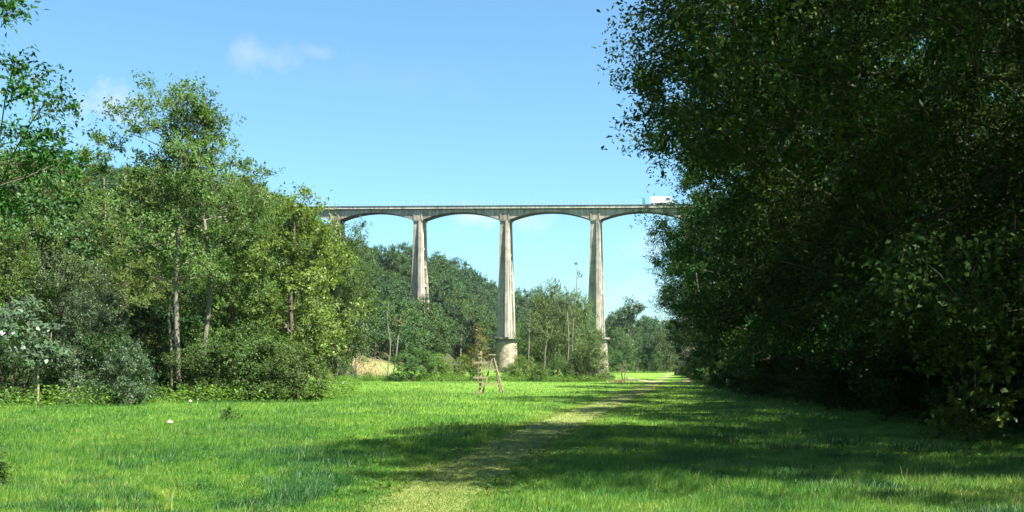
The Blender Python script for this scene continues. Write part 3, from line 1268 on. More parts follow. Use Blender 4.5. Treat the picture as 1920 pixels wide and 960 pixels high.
# ------------------------------------------------------------------ left: the tall pair, field trees and shrubs
tall_a = Proto("tall_tree", M_ASH, M_BARKP, seed=31, H=15.1, R=3.6, z0=6.0, prof='oval', ncl=135, cr=.85, twigs=13, lpt=14, L=.15, W=.075, tr=.125, wob_k=.45, lobe_amp=.5, lobes=10,
               bias=.6, twig_r=.008, trunk_top=.93)
tall_b = Proto("tall_tree", M_ASH, M_BARKP, seed=37, H=15.0, R=3.2, z0=6.8, prof='oval', ncl=96, cr=.8, twigs=13, lpt=14, L=.15, W=.075, tr=.115, wob_k=.45, lobe_amp=.5, lobes=10,
               bias=.6, twig_r=.008, trunk_top=.93)
field = [Proto("field_tree", M_LIME, M_BARK, seed=41 + i, H=11.0, R=R, z0=z0, prof=pf, ncl=nc, cr=.95, twigs=13, lpt=14, L=.16, W=.085, tr=.16, lobe_amp=.45, lobes=9, bias=.5, twig_r=.008)
         for i, (pf, R, z0, nc) in enumerate([('round', 3.6, 1.6, 120), ('oval', 3.2, 1.4, 110), ('spread', 3.8, 1.2, 125)])]
shrub = [Proto("shrub", M_SHRUB, M_BARK, "stems", "foliage", seed=61 + i, H=3.2, R=R, z0=.05, prof='dome', ncl=nc, cr=.55, twigs=11, lpt=13, L=.11, W=.06, tr=.05, lobe_amp=.4, bias=.42,
               multi=4, tip=.008, twig_r=.005, sides=5) for i, (R, nc) in enumerate([(2.3, 105), (2.0, 95), (1.8, 85), (2.5, 115)])]
willow = [Proto("willow", M_WILLOW, M_BARK, "stems", "foliage", seed=81 + i, H=5.0, R=2.4, z0=.1, prof='dome' if i == 0 else 'round', ncl=80, cr=.8, twigs=14, lpt=12, L=.20, W=.05, tr=.07, lobe_amp=.45,
                multi=4, bias=.5, tip=.01, twig_r=.006, up=.3) for i in range(2)]

tw1 = at(336, 48)
tall_a.place("tall_tree", *tw1, 15.2, "tallest slender tree, loose airy crown over bare pale trunk, left of the pair", "tree", "tall pair", 0.4)
tw2 = at(381, 49.5)
tall_b.place("tall_tree", *tw2, 15.3, "tall slender tree with bare pale trunk, right one of the pair above the shrubs", "tree", "tall pair", 2.0)

FT = [  # px, d, top, wide, proto, leaf, label
    (548, 60, 318, 1.0, 1, M_LIME, "bright yellow green tree with pointed top just left of where the viaduct starts"),
    (486, 63, 352, .95, 0, M_LIME, "bright green bushy tree between the tall pair and the pointed yellow green tree"),
    (630, 84, 397, .75, 1, M_ASH, "green tree at the left end of the visible viaduct deck"),
    (232, 58, 462, .9, 0, M_ASH, "leafy tree filling the gap left of the tall pair"),
    (118, 54, 462, 1.1, 2, M_GREY, "broad grey green willowy tree behind the staked sapling"),
    (15, 50, 385, .9, 1, M_LIME, "yellow green tree with drooping side at the left edge of the meadow"),
    (440, 58, 450, .85, 2, M_ASH, "round green tree behind the shrubs right of the tall pair"),
    (165, 47, 540, .95, 0, M_GREY, "low grey green tree beside the dark hollow under the tall pair"),
    (60, 60, 425, .95, 0, M_HILLY, "olive tree rising behind the grey green willowy tree"),
    (300, 68, 430, .9, 2, M_OAK2, "dense tree standing right behind the tall pair"),
    (640, 116, 404, .66, 1, M_HILL, "tall green tree hiding the leftmost pier of the viaduct"),
    (570, 82, 500, .9, 2, M_LIME, "low bright tree behind the big shrub, near the dry bank"),
    (575, 100, 470, .7, 0, M_LIME, "pale green tree left of the dry grass bank"),
]
for (px, d, top, wd, k, leaf, lab) in FT:
    x, y = at(px, d)
    field[k].place("field_tree", x, y, zpx(top, d) - hz(x, y), lab, "tree", None, px * .37, wd, leaf)

SH = [  # px, d, top, wide, proto, leaf, label
    (372, 47.5, 640, .95, 0, M_SHRUB, "bushy green shrub hiding the foot of the right tall trunk"),
    (450, 47, 618, 1.1, 3, M_SHRUB, "largest leafy shrub in the clump right of the tall pair"),
    (505, 47, 640, 1.0, 1, M_SHRUB, "green shrub in the middle of the clump right of the tall pair"),
    (555, 45.5, 645, 1.0, 2, M_SHRUB, "rounded shrub at the right end of the clump, reaching into the meadow"),
    (606, 58, 690, .8, 2, M_WEED, "low light green shrub trailing off the right end of the clump"),
    (238, 41.5, 640, .75, 2, M_GREY, "small dull green shrub left of the dark hollow under the tall pair"),
    (130, 43, 655, .85, 1, M_GREY, "grey green shrub right of the staked sapling"),
    (185, 45, 610, .95, 0, M_SHRUBD, "dark green shrub between the grey green shrub and the dull green one"),
    (25, 46, 640, .95, 3, M_SHRUBD, "dark shrub behind the staked sapling"),
    (325, 52, 655, .6, 2, M_SHRUBD, "dark narrow shrub inside the hollow between the tall trunks"),
    (270, 53, 590, 1.0, 1, M_OAK2, "tall dark shrub at the back of the hollow under the tall pair"),
    (330, 60, 560, 1.2, 3, M_OAK2, "dark thicket shrub behind the tall trunks"),
    (632, 112, 668, .95, 0, M_GREY, "round grey green bush in front of the dry grass bank"),
    (690, 122, 697, .9, 1, M_WEED, "low weedy shrub below the dry grass bank"),
    (768, 122, 656, 1.05, 3, M_SHRUB, "big rounded bush right of the dry grass bank"),
    (812, 124, 662, .95, 0, M_WEED, "rounded bush joined to the right of the big one by the dry bank"),
    (868, 128, 668, .9, 1, M_WEED, "light green bush left of the wooden ladder frame"),
    (893, 118, 690, .8, 2, M_SHRUB, "small bush behind the wooden ladder frame"),
    (985, 125, 668, 1.0, 0, M_WEED, "low bright bush at the foot of the middle pier"),
    (1012, 122, 682, .8, 1, M_SHRUB, "low green bush between the middle pier and the thin bare trunks"),
    (1045, 128, 668, .85, 2, M_SHRUB, "low green bush at the foot of the thin bare trunks"),
    (955, 132, 684, .8, 3, M_SHRUB, "low bush in front of the stone base of the middle pier"),
    (1085, 126, 684, .7, 1, M_WEED, "small weedy bush between the thin trunks and the willow"),
]
for (px, d, top, wd, k, leaf, lab) in SH:
    x, y = at(px, d)
    h = zpx(top, d) - hz(x, y)
    shrub[k].place("shrub", x, y, h, lab, "shrub", None, px * .53, wd, leaf)

WL = [(1112, 126, 618, .9, 0, M_WILLOW, "feathery olive willow bush half covering the stone base of the right pier"),
      (1092, 132, 650, .8, 1, M_WILLOW, "small feathery willow left of the willow bush by the right pier"),
      (1040, 150, 540, .62, 1, M_WILLOW, "tall airy willow between the middle and right piers"),
      (1078, 160, 556, .55, 1, M_WILLOW, "airy willow just left of the right pier"),
      (1002, 165, 588, .6, 1, M_HILLY, "slender olive tree right of the middle pier"),
      (1165, 272, 614, .85, 0, M_WILLOW, "big rounded olive bush behind the right pier")]
for (px, d, top, wd, k, leaf, lab) in WL:
    x, y = at(px, d)
    willow[k].place("willow", x, y, zpx(top, d) - hz(x, y), lab, "willow", None, px * .41, wd, leaf)

for (px, d, h, k, lab) in ((1146, 262, 6, 0, "shrub right behind the stone base of the right pier"), (1196, 282, 5.5, 1, "shrub at the far end of the meadow under the tallest far tree"),
                           (1224, 276, 5.5, 2, "shrub at the far end of the meadow left of the path"), (1250, 270, 6, 3, "shrub at the far end of the meadow where the path ends")):
    x, y = at(px, d)
    shrub[k].place("shrub", x, y, h, lab, "shrub", None, px * .7, .9, M_SHRUB)
BK = [(1183, 335, 567, .85, 0, "rounded tree standing above the others right of the right pier"),
      (1222, 300, 598, .9, 3, "green tree at the end of the meadow beside the dark tree wall"),
      (1150, 350, 596, .9, 1, "green tree just right of the right pier, behind the olive bush"),
      (1250, 262, 618, .9, 2, "tree at the far end of the path, partly behind the dark tree wall"),
      (1208, 240, 640, .7, 4, "low tree over the far bend of the path"),
      (1232, 225, 660, .7, 5, "small tree beside the far end of the path")]
for (px, d, top, wd, k, lab) in BK:
    x, y = at(px, d)
    hill_protos[k].place("woodland_tree", x, y, zpx(top, d) - hz(x, y), lab, "tree", "trees at the end of the meadow", px * .3, wd, M_HILLB if k in (0, 3) else M_HILL)


# slim trees with bare trunks
def slim(name, px, d, top, label, leaf, leafy_from=.6, R=.9, tr=.07, lean=0.0, ncl=14, cat="tree", bark=None, seed=1, base_px=None, L=.2):
    x, y = at(px, d)
    h = zpx(top, d) - hz(x, y)
    P = Proto(name, leaf, bark or M_BARKP, seed=seed, H=h, R=R, z0=h * leafy_from, prof='oval', ncl=ncl, cr=.6, twigs=6, lpt=7, L=L, W=L * .5, tr=tr, lean=(lean, 0), bias=.7,
              twig_r=.012, trunk_top=.97, tip=.018, wob_k=.4, void=-9)
    return P.place(name, x, y, h, label, cat, None, 0.0)


slim("slim_tree", 1063, 146, 536, "thin straight bare trunk with few leaves, left of the two by the willow", M_WILLOW, .75, .8, .085, .2, 12, seed=3)
slim("slim_tree", 1071, 144, 478, "taller thin leaning trunk with a bare twiggy top above the willows", M_WILLOW, .5, 1.1, .085, .9, 7, seed=5)
slim("slim_tree", 737, 128, 585, "white leaning birch stem in front of the dark trees", M_HILLY, .72, 1.0, .11, 1.0, 12, seed=7)
slim("slim_tree", 728, 131, 560, "dull brown thin stem left of the white leaning birch", M_HILLY, .7, .9, .08, .1, 12, seed=9)
slim("slim_tree", 862, 131, 610, "pale thin stem rising behind the bushes left of the ladder frame", M_HILL, .6, 1.0, .09, .25, 12, seed=11)
slim("slim_tree", 992, 133, 575, "pale thin stem close to the right side of the middle pier", M_HILL, .55, .8, .08, .05, 12, seed=13)
slim("slim_tree", 1020, 140, 600, "crooked pale stem among the bushes between two piers", M_WILLOW, .6, .9, .09, .5, 12, seed=15)
slim("slim_tree", 660, 126, 628, "short pale stem above the dry grass bank, left of two", M_HILL, .5, 1.0, .10, .1, 12, seed=17)
slim("slim_tree", 668, 126, 632, "short pale stem above the dry grass bank, right of two", M_HILL, .5, 1.0, .10, -.1, 12, seed=19)
slim("slim_tree", 896, 104, 607, "small yellowing tree right behind the wooden ladder frame", M_GOLD, .25, 1.0, .05, .05, 44, seed=21, L=.17)
slim("slim_tree", 322, 50, 545, "thinnest pale stem, just left of the tall pair", M_ASH, .8, .6, .06, -.15, 6, seed=23)
slim("slim_tree", 622, 116, 560, "pale forked thin tree above the round grey green bush", M_LIME, .35, 1.7, .08, .1, 26, seed=25)

# dead sapling at the bend of the path
x, y = at(1168, 110)
P = Proto("dead_sapling", M_DRY, M_BARK, "stems", "foliage", seed=27, H=2.5, R=.7, z0=.5, prof='oval', ncl=22, cr=.35, twigs=5, lpt=2, L=.10, W=.03, tr=.04, multi=3, twig_r=.010, tip=.014)
P.place("dead_sapling", x, y, 2.5, "dry brown sapling with bare twigs at the bend of the far path", "sapling")

# staked sapling with silvery leaves
sx_, sy_ = at(62, 42)
P = Proto("sapling", M_SILVER, M_BARKP, seed=29, H=4.6, R=1.35, z0=1.5, prof='oval', ncl=42, cr=.5, twigs=6, lpt=6, L=.22, W=.15, tr=.045, bias=.6, twig_r=.006)
P.place("sapling", sx_, sy_, 4.7, "young tree with large silvery leaves tied to a wooden stake", "sapling")
kx, ky = at(71, 41.5)
g = Geo()
g.tube([(0, 0, -.2), (.01, 0, .7), (.015, 0, 1.38)], [.05, .048, .045], 9)
st = g.obj("stake", M_WOOD)
st.location = (kx, ky, hz(kx, ky))
tag(st, "pale upright wooden stake beside the silvery sapling at the meadow edge", "stake")

# tree that reaches in from the left edge, close by
LEDGE = np.array([(-200, 120), (0, 62), (45, 50), (70, 35), (95, 60), (110, 95), (140, 120), (170, 165), (200, 160), (240, 155), (280, 150), (310, 110), (330, 40), (400, 20), (700, -60)], float)


def near_left_shape(c):
    y = 16.5 + c[1]
    if y < 11:
        return False
    py = HZ - (c[2] - EYE) / y * F
    px = 960 + F * (-13.4 + c[0]) / y
    return px + .32 * F / y < np.interp(py, LEDGE[:, 0], LEDGE[:, 1])


P = Proto("near_tree", M_OAK, M_BARK, seed=51, H=11.5, R=6.4, z0=3.2, prof='spread', ncl=460, void=-.6, cr=.7, twigs=13, lpt=15, L=.10, W=.052, tr=.2, lobe_amp=.2, bias=.38, twig_r=.005, droop=.1, accept=near_left_shape)
P.place("near_tree", -13.4, 16.5, 11.5, "near tree whose leafy boughs hang in from the left over the hillside", "tree")
shrub[1].place("shrub", -10.3, 18.2, 1.75, "near bramble bush cut off by the left side of the view", "shrub", None, .6, .75, M_SHRUBD)
shrub[2].place("shrub", -7.25, 13.3, .75, "low tuft of dark weeds cut off by the lower left corner", "shrub", None, .9, 1.2, M_SHRUBD)

# ------------------------------------------------------------------ right: the dark wall of oaks
EDGE = np.array([(0, 1195), (60, 1165), (80, 1140), (120, 1168), (150, 1150), (195, 1128), (215, 1135), (235, 1225), (265, 1180), (295, 1238), (322, 1262), (350, 1278), (440, 1276), (530, 1250), (600, 1245), (690, 1262), (960, 1300)], float)
OX, OY = 13.6, 16.9


def near_oak_shape(c):
    """the boughs of the nearest oak thin out towards the meadow: cut back low down, reaching out higher up"""
    y = OY + c[1]
    if y < 7.5 or (y < 12.0 and c[2] < EYE + .37 * y + 1.3):
        return False
    if c[2] < 2.5 and OX + c[0] < 12.8:
        return False
    py = HZ - (c[2] + .0 - EYE) / y * F
    px = 960 + F * (OX + c[0]) / y
    r = (.85 if py < 235 else 1.3) * F / y
    return px - r > np.interp(py, EDGE[:, 0], EDGE[:, 1]) if py > -60 else px - r > 1190


oak = [Proto("oak_tree", M_OAK, M_BARKD, seed=151 + i, H=HH, R=R, z0=z0, prof=pf, ncl=nc, cr=1.0, twigs=18, lpt=lp, L=LL, W=LL * .58, tr=.34, lobe_amp=.34, lobes=10, bias=.36, twig_r=.004, sprawl=.62, void=.02, void_len=3.4,
             lean=ln, accept=ac, droop=.12)
       for i, (pf, R, z0, nc, lp, LL, ln, ac, HH) in enumerate([('spread', 7.2, .8, 480, 16, .125, (0, 0), None, 15.0), ('round', 7.0, .6, 480, 16, .125, (0, 0), None, 15.0),
                                                            ('spread', 10.0, .9, 1600, 22, .088, (-5.0, 0), near_oak_shape, 13.0)])]
OK = [  # x, y, h, wide, proto, rz, label
    (OX, OY, 13.0, 1.0, 2, 0.0, "nearest great dark oak whose boughs spread against the sky"),
    (14.8, 32.0, 16.0, 1.0, 1, 1.9, "second dark oak in the tree wall, behind the nearest oak"),
    (15.0, 46.0, 16.5, .95, 0, 3.7, "third dark oak along the tree wall"),
    (17.6, 61.0, 17.0, .92, 1, 5.1, "fourth dark oak along the tree wall"),
    (19.4, 78.0, 17.0, .90, 0, 2.2, "fifth oak along the tree wall, where its edge catches the sun"),
    (21.5, 98.0, 17.0, .90, 1, .8, "sixth oak along the tree wall"),
    (29.0, 124.0, 16.0, .90, 0, 4.4, "seventh oak along the tree wall"),
    (35.5, 152.0, 15.0, .90, 1, 3.0, "eighth oak, near the far end of the tree wall"),
    (42.0, 186.0, 14.0, .90, 0, 1.3, "last oak at the far end of the tree wall"),
    (23.0, 22.0, 17.0, 1.0, 1, 4.0, "oak on the bank behind the nearest great oak"),
    (25.0, 38.0, 18.0, 1.0, 0, .9, "oak on the bank behind the second dark oak"),
    (27.0, 55.0, 18.0, 1.0, 1, 2.8, "oak on the bank behind the third dark oak"),
    (31.0, 74.0, 18.0, 1.0, 0, 5.6, "oak on the bank behind the fourth dark oak"),
    (19.0, 6.3, 14.0, .92, 1, 2.5, "oak on the bank nearest the camera spot, mostly outside the view"),
]
for (x, y, h, wd, k, rz, lab) in OK:
    oak[k].place("oak_tree", x, y, h, lab, "oak", "oaks of the dark tree wall", rz, wd, M_OAK if k != 1 else M_OAK2)

BS = spline(BASE, 1.0)
i = 0
s = 0.0
hedge = [p for p in BS if 14 < p[1] < 190]
k = 0
acc = 0
last = hedge[0]
nh = 0
for p in hedge:
    if k and np.linalg.norm(p - last) < (2.4 if p[1] < 80 else 4.2):
        continue
    last = p
    k += 1
    off = rnd.uniform(.8, 2.0)
    x, y = p[0] + off, p[1]
    h = rnd.uniform(2.2, 3.8)
    nh += 1
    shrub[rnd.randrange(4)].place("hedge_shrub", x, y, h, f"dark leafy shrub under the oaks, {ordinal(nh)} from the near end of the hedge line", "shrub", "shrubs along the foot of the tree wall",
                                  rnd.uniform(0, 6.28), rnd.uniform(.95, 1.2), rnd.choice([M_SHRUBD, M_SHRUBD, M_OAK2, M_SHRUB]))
# a second, taller line of hazels on the bank, closing the view under the crowns
nh = 0
last = hedge[0]
k = 0
for p in hedge:
    if k and np.linalg.norm(p - last) < (4.5 if p[1] < 80 else 7.0):
        continue
    last = p
    k += 1
    nh += 1
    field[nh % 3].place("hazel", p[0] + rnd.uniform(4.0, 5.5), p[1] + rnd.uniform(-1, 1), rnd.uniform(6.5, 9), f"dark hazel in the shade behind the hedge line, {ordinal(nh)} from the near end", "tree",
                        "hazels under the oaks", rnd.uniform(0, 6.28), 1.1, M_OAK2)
# the sprig of large pale leaves that catches the sun low in the tree wall
P = Proto("hazel_sprig", M_SHRUB, M_BARK, "stems", "foliage", seed=71, H=3.4, R=1.0, z0=.3, prof='round', ncl=34, void=-9, cr=.5, twigs=6, lpt=7, L=.16, W=.11, tr=.03, twig_r=.006, multi=2, tip=.008)
P.place("hazel_sapling", 10.3, 22.3, 3.2, "slender hazel with large sunlit leaves in front of the dark hedge", "sapling", None, .2, 1.0, M_WEED)

# stump at the end of the path
x, y = at(1270, 190)
g = Geo()
g.lathe([(.75, -.3), (.62, .2), (.55, .7), (.52, 1.0)], 14)
so_ = g.obj("tree_stump", M_BARK, None, smooth=True)
so_.location = (x, y, hz(x, y))
tag(so_, "short dark tree stump beside the far end of the path", "stump")

# ------------------------------------------------------------------ wooden ladder frame in the meadow
LX, LY = at(901, 64)
lf = empty("ladder_frame", (LX, LY, hz(LX, LY)))
tag(lf, "weathered wooden ladder frame with a rung post and a braced A shape in the meadow", "ladder frame")
PXM = 64 / F
g = Geo()
g.tube([(-.03, 0, -.2), (0, 0, 1.4), (0, 0, 2.72)], [.08, .076, .068], 9)
g.obj("post", M_WOOD, lf)
for (a, b, h) in ((-.46, .46, 1.98), (-.46, .42, 1.02), (-.46, .08, .07)):
    g = Geo()
    g.box(a, b, -.14, -.092, h - .055, h + .055)
    g.obj("rung", M_WOOD, lf)
for h in (.42, .72, 1.35, 1.62, 2.3, 2.52):
    g = Geo()
    g.box(-.13, .10, -.135, -.088, h - .04, h + .04)
    g.obj("step", M_WOOD, lf)
AP = (.80, 0, 2.45)
for (fx, fy) in ((.10, .15), (1.50, .1)):
    g = Geo()
    g.tube([(fx, fy, -.12), AP], [.062, .055], 8)
    g.obj("leg", M_WOOD, lf)
g = Geo()
g.tube([(1.30, .9, -.12), (AP[0], AP[1] + .05, AP[2] - .05)], [.05, .045], 8)
g.obj("leg", M_WOOD, lf)
for (h, a, b) in ((1.52, .44, 1.02), (.62, .06, 1.36)):
    g = Geo()
    g.box(a, b, -.11, -.05, h - .05, h + .05)
    g.obj("crossbar", M_WOOD, lf)
g = Geo()
g.box(.52, .98, -.12, .14, 2.46, 2.53)
g.obj("cap_board", M_WOOD, lf)
for i in range(7):
    t = .12 + i * .12
    g = Geo()
    xx = 1.50 + (AP[0] - 1.50) * t
    zz = -.1 + 2.55 * t
    g.box(xx - .12, xx + .14, .03 * (1 - t), .16, zz - .03, zz + .03)
    g.obj("step", M_WOOD, lf)

# ------------------------------------------------------------------ grass


def blades(name, X, Y, LEN, WID, mat, rg, lean=.55, wind=(.35, .1)):
    n = len(X)
    Z = height(X, Y)
    a = rg.uniform(0, 2 * np.pi, n)
    ld = np.stack([np.cos(a), np.sin(a)], -1) * (lean * rg.uniform(.15, 1, n))[:, None] + np.array(wind) * rg.uniform(.2, 1, n)[:, None]
    f = rg.uniform(0, 2 * np.pi, n)
    s = np.stack([np.cos(f), np.sin(f)], -1) * (WID * .5)[:, None]
    P0 = np.stack([X, Y], -1)
    ln = np.linalg.norm(ld, axis=1)
    up = 1 / np.sqrt(1 + ln * ln)
    m2 = P0 + ld * (LEN * .38 * up)[:, None]
    t2 = P0 + ld * (LEN * 1.0)[:, None] * up[:, None]
    zm = Z + LEN * .62 * up
    ztip = Z + LEN * (1.0 - .25 * np.minimum(ln, 1.4)) * up + .0
    V = np.empty((n, 5, 3), np.float32)
    V[:, 0, :2], V[:, 0, 2] = P0 - s, Z - .01
    V[:, 1, :2], V[:, 1, 2] = P0 + s, Z - .01
    V[:, 2, :2], V[:, 2, 2] = m2 + s * .8, zm
    V[:, 3, :2], V[:, 3, 2] = m2 - s * .8, zm
    V[:, 4, :2], V[:, 4, 2] = t2, ztip
    I = np.arange(n * 5, dtype=np.int32).reshape(n, 5)
    A, B = I[:, [0, 1, 2, 3]], I[:, [3, 2, 4]]
    loops = np.concatenate([A.ravel(), B.ravel()])
    me = bpy.data.meshes.new(name)
    me.vertices.add(n * 5)
    me.vertices.foreach_set("co", V.ravel())
    me.loops.add(len(loops))
    me.loops.foreach_set("vertex_index", loops)
    me.polygons.add(2 * n)
    tot = np.concatenate([np.full(n, 4), np.full(n, 3)]).astype(np.int32)
    me.polygons.foreach_set("loop_start", np.concatenate([[0], np.cumsum(tot)[:-1]]).astype(np.int32))
    me.polygons.foreach_set("loop_total", tot)
    me.materials.append(mat)
    me.update(calc_edges=True)
    o = me_obj(name, me)
    tag(o, kind="stuff")
    return o


def noise2(x, y, seed, scales):
    """cheap smooth noise from sines, about -1..1"""
    rg = np.random.default_rng(seed)
    v = np.zeros_like(x)
    for s in scales:
        for _ in range(4):
            a = rg.uniform(0, 6.28)
            k = 6.28 / (s * rg.uniform(.7, 1.4))
            v += np.sin((x * np.cos(a) + y * np.sin(a)) * k + rg.uniform(0, 6.28))
    return v / (4 * len(scales)) * 2


M_GRASS, N, L, out = new_mat("meadow_grass")
geo = N.new("ShaderNodeNewGeometry")
tc = N.new("ShaderNodeTexCoord")
n1 = N.new("ShaderNodeTexNoise")
n1.inputs["Scale"].default_value = .28
n1.inputs["Detail"].default_value = 4
L.new(tc.outputs["Object"], n1.inputs["Vector"])
n2 = N.new("ShaderNodeTexNoise")
n2.inputs["Scale"].default_value = 2.0
n2.inputs["Detail"].default_value = 3
L.new(tc.outputs["Object"], n2.inputs["Vector"])
a1 = N.new("ShaderNodeMath")
a1.operation = 'MULTIPLY_ADD'
L.new(geo.outputs["Random Per Island"], a1.inputs[0])
a1.inputs[1].default_value = .30
a2 = N.new("ShaderNodeMath")
a2.operation = 'MULTIPLY_ADD'
L.new(n1.outputs["Fac"], a2.inputs[0])
a2.inputs[1].default_value = 1.1
a3 = N.new("ShaderNodeMath")
a3.operation = 'MULTIPLY_ADD'
L.new(n2.outputs["Fac"], a3.inputs[0])
a3.inputs[1].default_value = 1.3
a3.inputs[2].default_value = -.86
L.new(a3.outputs[0], a2.inputs[2])
L.new(a2.outputs[0], a1.inputs[2])
rgp = ramp(N, [(.08, (.022, .090, .018)), (.32, (.052, .155, .018)), (.58, (.105, .210, .028)), (.84, (.19, .275, .042)), (1.0, (.32, .30, .12))])
L.new(a1.outputs[0], rgp.inputs[0])
pb = N.new("ShaderNodeBsdfPrincipled")
pb.inputs["Roughness"].default_value = .5
pb.inputs["Specular IOR Level"].default_value = .3
L.new(rgp.outputs[0], pb.inputs["Base Color"])
tl = N.new("ShaderNodeBsdfTranslucent")
hsn = N.new("ShaderNodeHueSaturation")
hsn.inputs["Value"].default_value = 1.5
hsn.inputs["Hue"].default_value = .49
L.new(rgp.outputs[0], hsn.inputs["Color"])
L.new(hsn.outputs[0], tl.inputs["Color"])
mxs = N.new("ShaderNodeMixShader")
mxs.inputs[0].default_value = .38
L.new(pb.outputs[0], mxs.inputs[1])
L.new(tl.outputs[0], mxs.inputs[2])
L.new(mxs.outputs[0], out.inputs["Surface"])
M_TUFT = leaf_mat("tall_blue_green_grass", (0.0200, 0.0808, 0.0216), (0.0340, 0.1148, 0.0270), (0.0600, 0.1530, 0.0324), trans=.34, rough=.5, spec=.35)
M_PATHG = leaf_mat("short_path_grass", (0.1170, 0.1900, 0.0286), (0.1820, 0.2300, 0.0455), (0.2600, 0.2600, 0.0780), trans=.3, rough=.6)

rg = np.random.default_rng(77)


def sample_meadow(n, d0, d1, side=1.6):
    """places spread evenly over the picture area of the meadow"""
    inv = rg.uniform(1 / d1, 1 / d0, n)
    y = 1 / inv
    half = (960 / F) * y + side
    x = rg.uniform(-1, 1, n) * half
    return x, y


PD = None


def path_d(x, y):
    cx = np.interp(y, PATH_S[:, 1], PATH_S[:, 0])
    return np.abs(x - cx)


x, y = sample_meadow(900000, 8.5, 150)
o, _ = hill_o(x, y)
o2, _ = line_dist(x, y, BASE)
keep = (o < 1.0) & (o2 > -1.5)
pdist = path_d(x, y) - path_half(y) * 1.0 + .18 * noise2(x, y, 3, (1.1, .5))
keep &= rg.uniform(size=len(x)) < np.clip(.10 + (pdist + .30) * 1.6, .06, 1)
x, y, pdist = x[keep], y[keep], pdist[keep]
nl = noise2(x, y, 5, (7, 3, 1.3))
ln = (.105 + .055 * nl) * rg.uniform(.55, 1.25, len(x))
ln *= np.clip(.45 + pdist * .5, .45, 1.0)
# taller grass on the left side and in the near right corner
ln *= 1 + .5 * np.clip((-x - 1.5) / 6, 0, 1) + .7 * np.clip((x - .2) / 2, 0, 1) * np.clip((19 - y) / 5, 0, 1)
ln = np.clip(ln, .03, .45)
wd = np.clip(.0056 * (.7 + y * .027), .006, .045) * rg.uniform(.7, 1.4, len(x))
blades("meadow_grass", x, y, ln * np.clip(1 + (y - 40) * .006, 1, 1.6), wd, M_GRASS, rg)

x, y = sample_meadow(330000, 8.5, 120)
o, _ = hill_o(x, y)
o2, _ = line_dist(x, y, BASE)
nl = noise2(x, y, 15, (5.5, 2.2, 1.0))
pdist = path_d(x, y) - path_half(y)
left = np.clip((-x - 1.0) / 5, 0, 1) * .55
keep = (o < 1.0) & (o2 > -1.2) & (pdist > .7) & (nl + left > .42)
x, y, nl = x[keep], y[keep], nl[keep]
ln = (.17 + .13 * np.clip(nl - .3, 0, 1)) * rg.uniform(.6, 1.3, len(x))
wd = np.clip(.0060 * (.7 + y * .030), .006, .05) * rg.uniform(.7, 1.3, len(x))
blades("tall_grass", x, y, ln, wd, M_TUFT, rg, lean=.8, wind=(.55, .15))

# flowering grass stalks standing above the sward
x, y = sample_meadow(1600, 8.5, 60)
o, _ = hill_o(x, y)
o2, _ = line_dist(x, y, BASE)
keep = (o < .5) & (o2 > -.5) & (path_d(x, y) > path_half(y) + .3) & (noise2(x, y, 41, (6, 2)) > .1)
x, y = x[keep], y[keep]
blades("seed_grass", x, y, rg.uniform(.18, .36, len(x)), np.clip(.005 * (.7 + y * .03), .006, .02), M_DRY, rg, lean=.5, wind=(.25, .05))

# low broad-leaved weeds mixed into the sward
x, y = sample_meadow(5200, 8.5, 70)
o, _ = hill_o(x, y)
o2, _ = line_dist(x, y, BASE)
keep = (o < .5) & (o2 > -.8) & (path_d(x, y) > path_half(y) * .8) & (noise2(x, y, 33, (4, 1.6)) > -.1)
x, y = x[keep], y[keep]
m = len(x) * 7
i = np.repeat(np.arange(len(x)), 7)
a = rg.uniform(0, 6.28, m)
el = rg.uniform(.15, .9, m)
ax = np.stack([np.cos(a) * np.cos(el), np.sin(a) * np.cos(el), np.sin(el)], -1)
l = (rg.uniform(.03, .085, len(x))[i] * rg.uniform(.7, 1.2, m) * (1 + y[i] * .006))[:, None]
c = np.stack([x[i], y[i], height(x[i], y[i]) + rg.uniform(.01, .07, m)], -1)
nr = unit(np.array([0, 0, 1.0]) - ax * ax[:, 2:3])
sd = np.cross(ax, nr)
V = np.stack([c, c + ax * l * .55 + sd * l * .24, c + ax * l - nr * l * .22, c + ax * l * .55 - sd * l * .24], 1).reshape(-1, 3)
wo = me_obj("meadow_weeds", np_mesh("meadow_weeds", V, np.arange(m * 4).reshape(m, 4), M_WEED))
tag(wo, kind="stuff")

# short grass growing on the path itself
n = 190000
t = rg.uniform(0, 1, n) ** 1.0
yy = 1 / rg.uniform(1 / 110, 1 / 8.5, n)
cx = np.interp(yy, PATH_S[:, 1], PATH_S[:, 0])
xx = cx + rg.normal(size=n) * 1.05 * path_half(yy)
blades("path_grass", xx, yy, rg.uniform(.02, .065, n) * (1 + yy * .004), np.clip(.0058 * (.7 + yy * .030), .006, .05), M_PATHG, rg, lean=1.2)

# dry grass on the bank and round the dead sapling
pts = []
while len(pts) < 12000:
    yy = rg.uniform(134, 178)
    px = rg.uniform(590, 740)
    xx = (px - 960) / F * yy
    if zone_dry(np.array([xx]), np.array([yy]))[0] > rg.uniform(.05, .8):
        pts.append((xx, yy))
c = at(1163, 110)
for _ in range(260):
    pts.append((c[0] + rg.normal() * .6, c[1] + rg.normal() * .6))
c = at(852, 123)
for _ in range(1500):
    pts.append((c[0] + rg.normal() * .9, c[1] + rg.normal() * .9))
pts = np.array(pts)
blades("dry_grass", pts[:, 0], pts[:, 1], rg.uniform(.15, .5, len(pts)), np.full(len(pts), .06), M_DRY, rg, lean=.6)


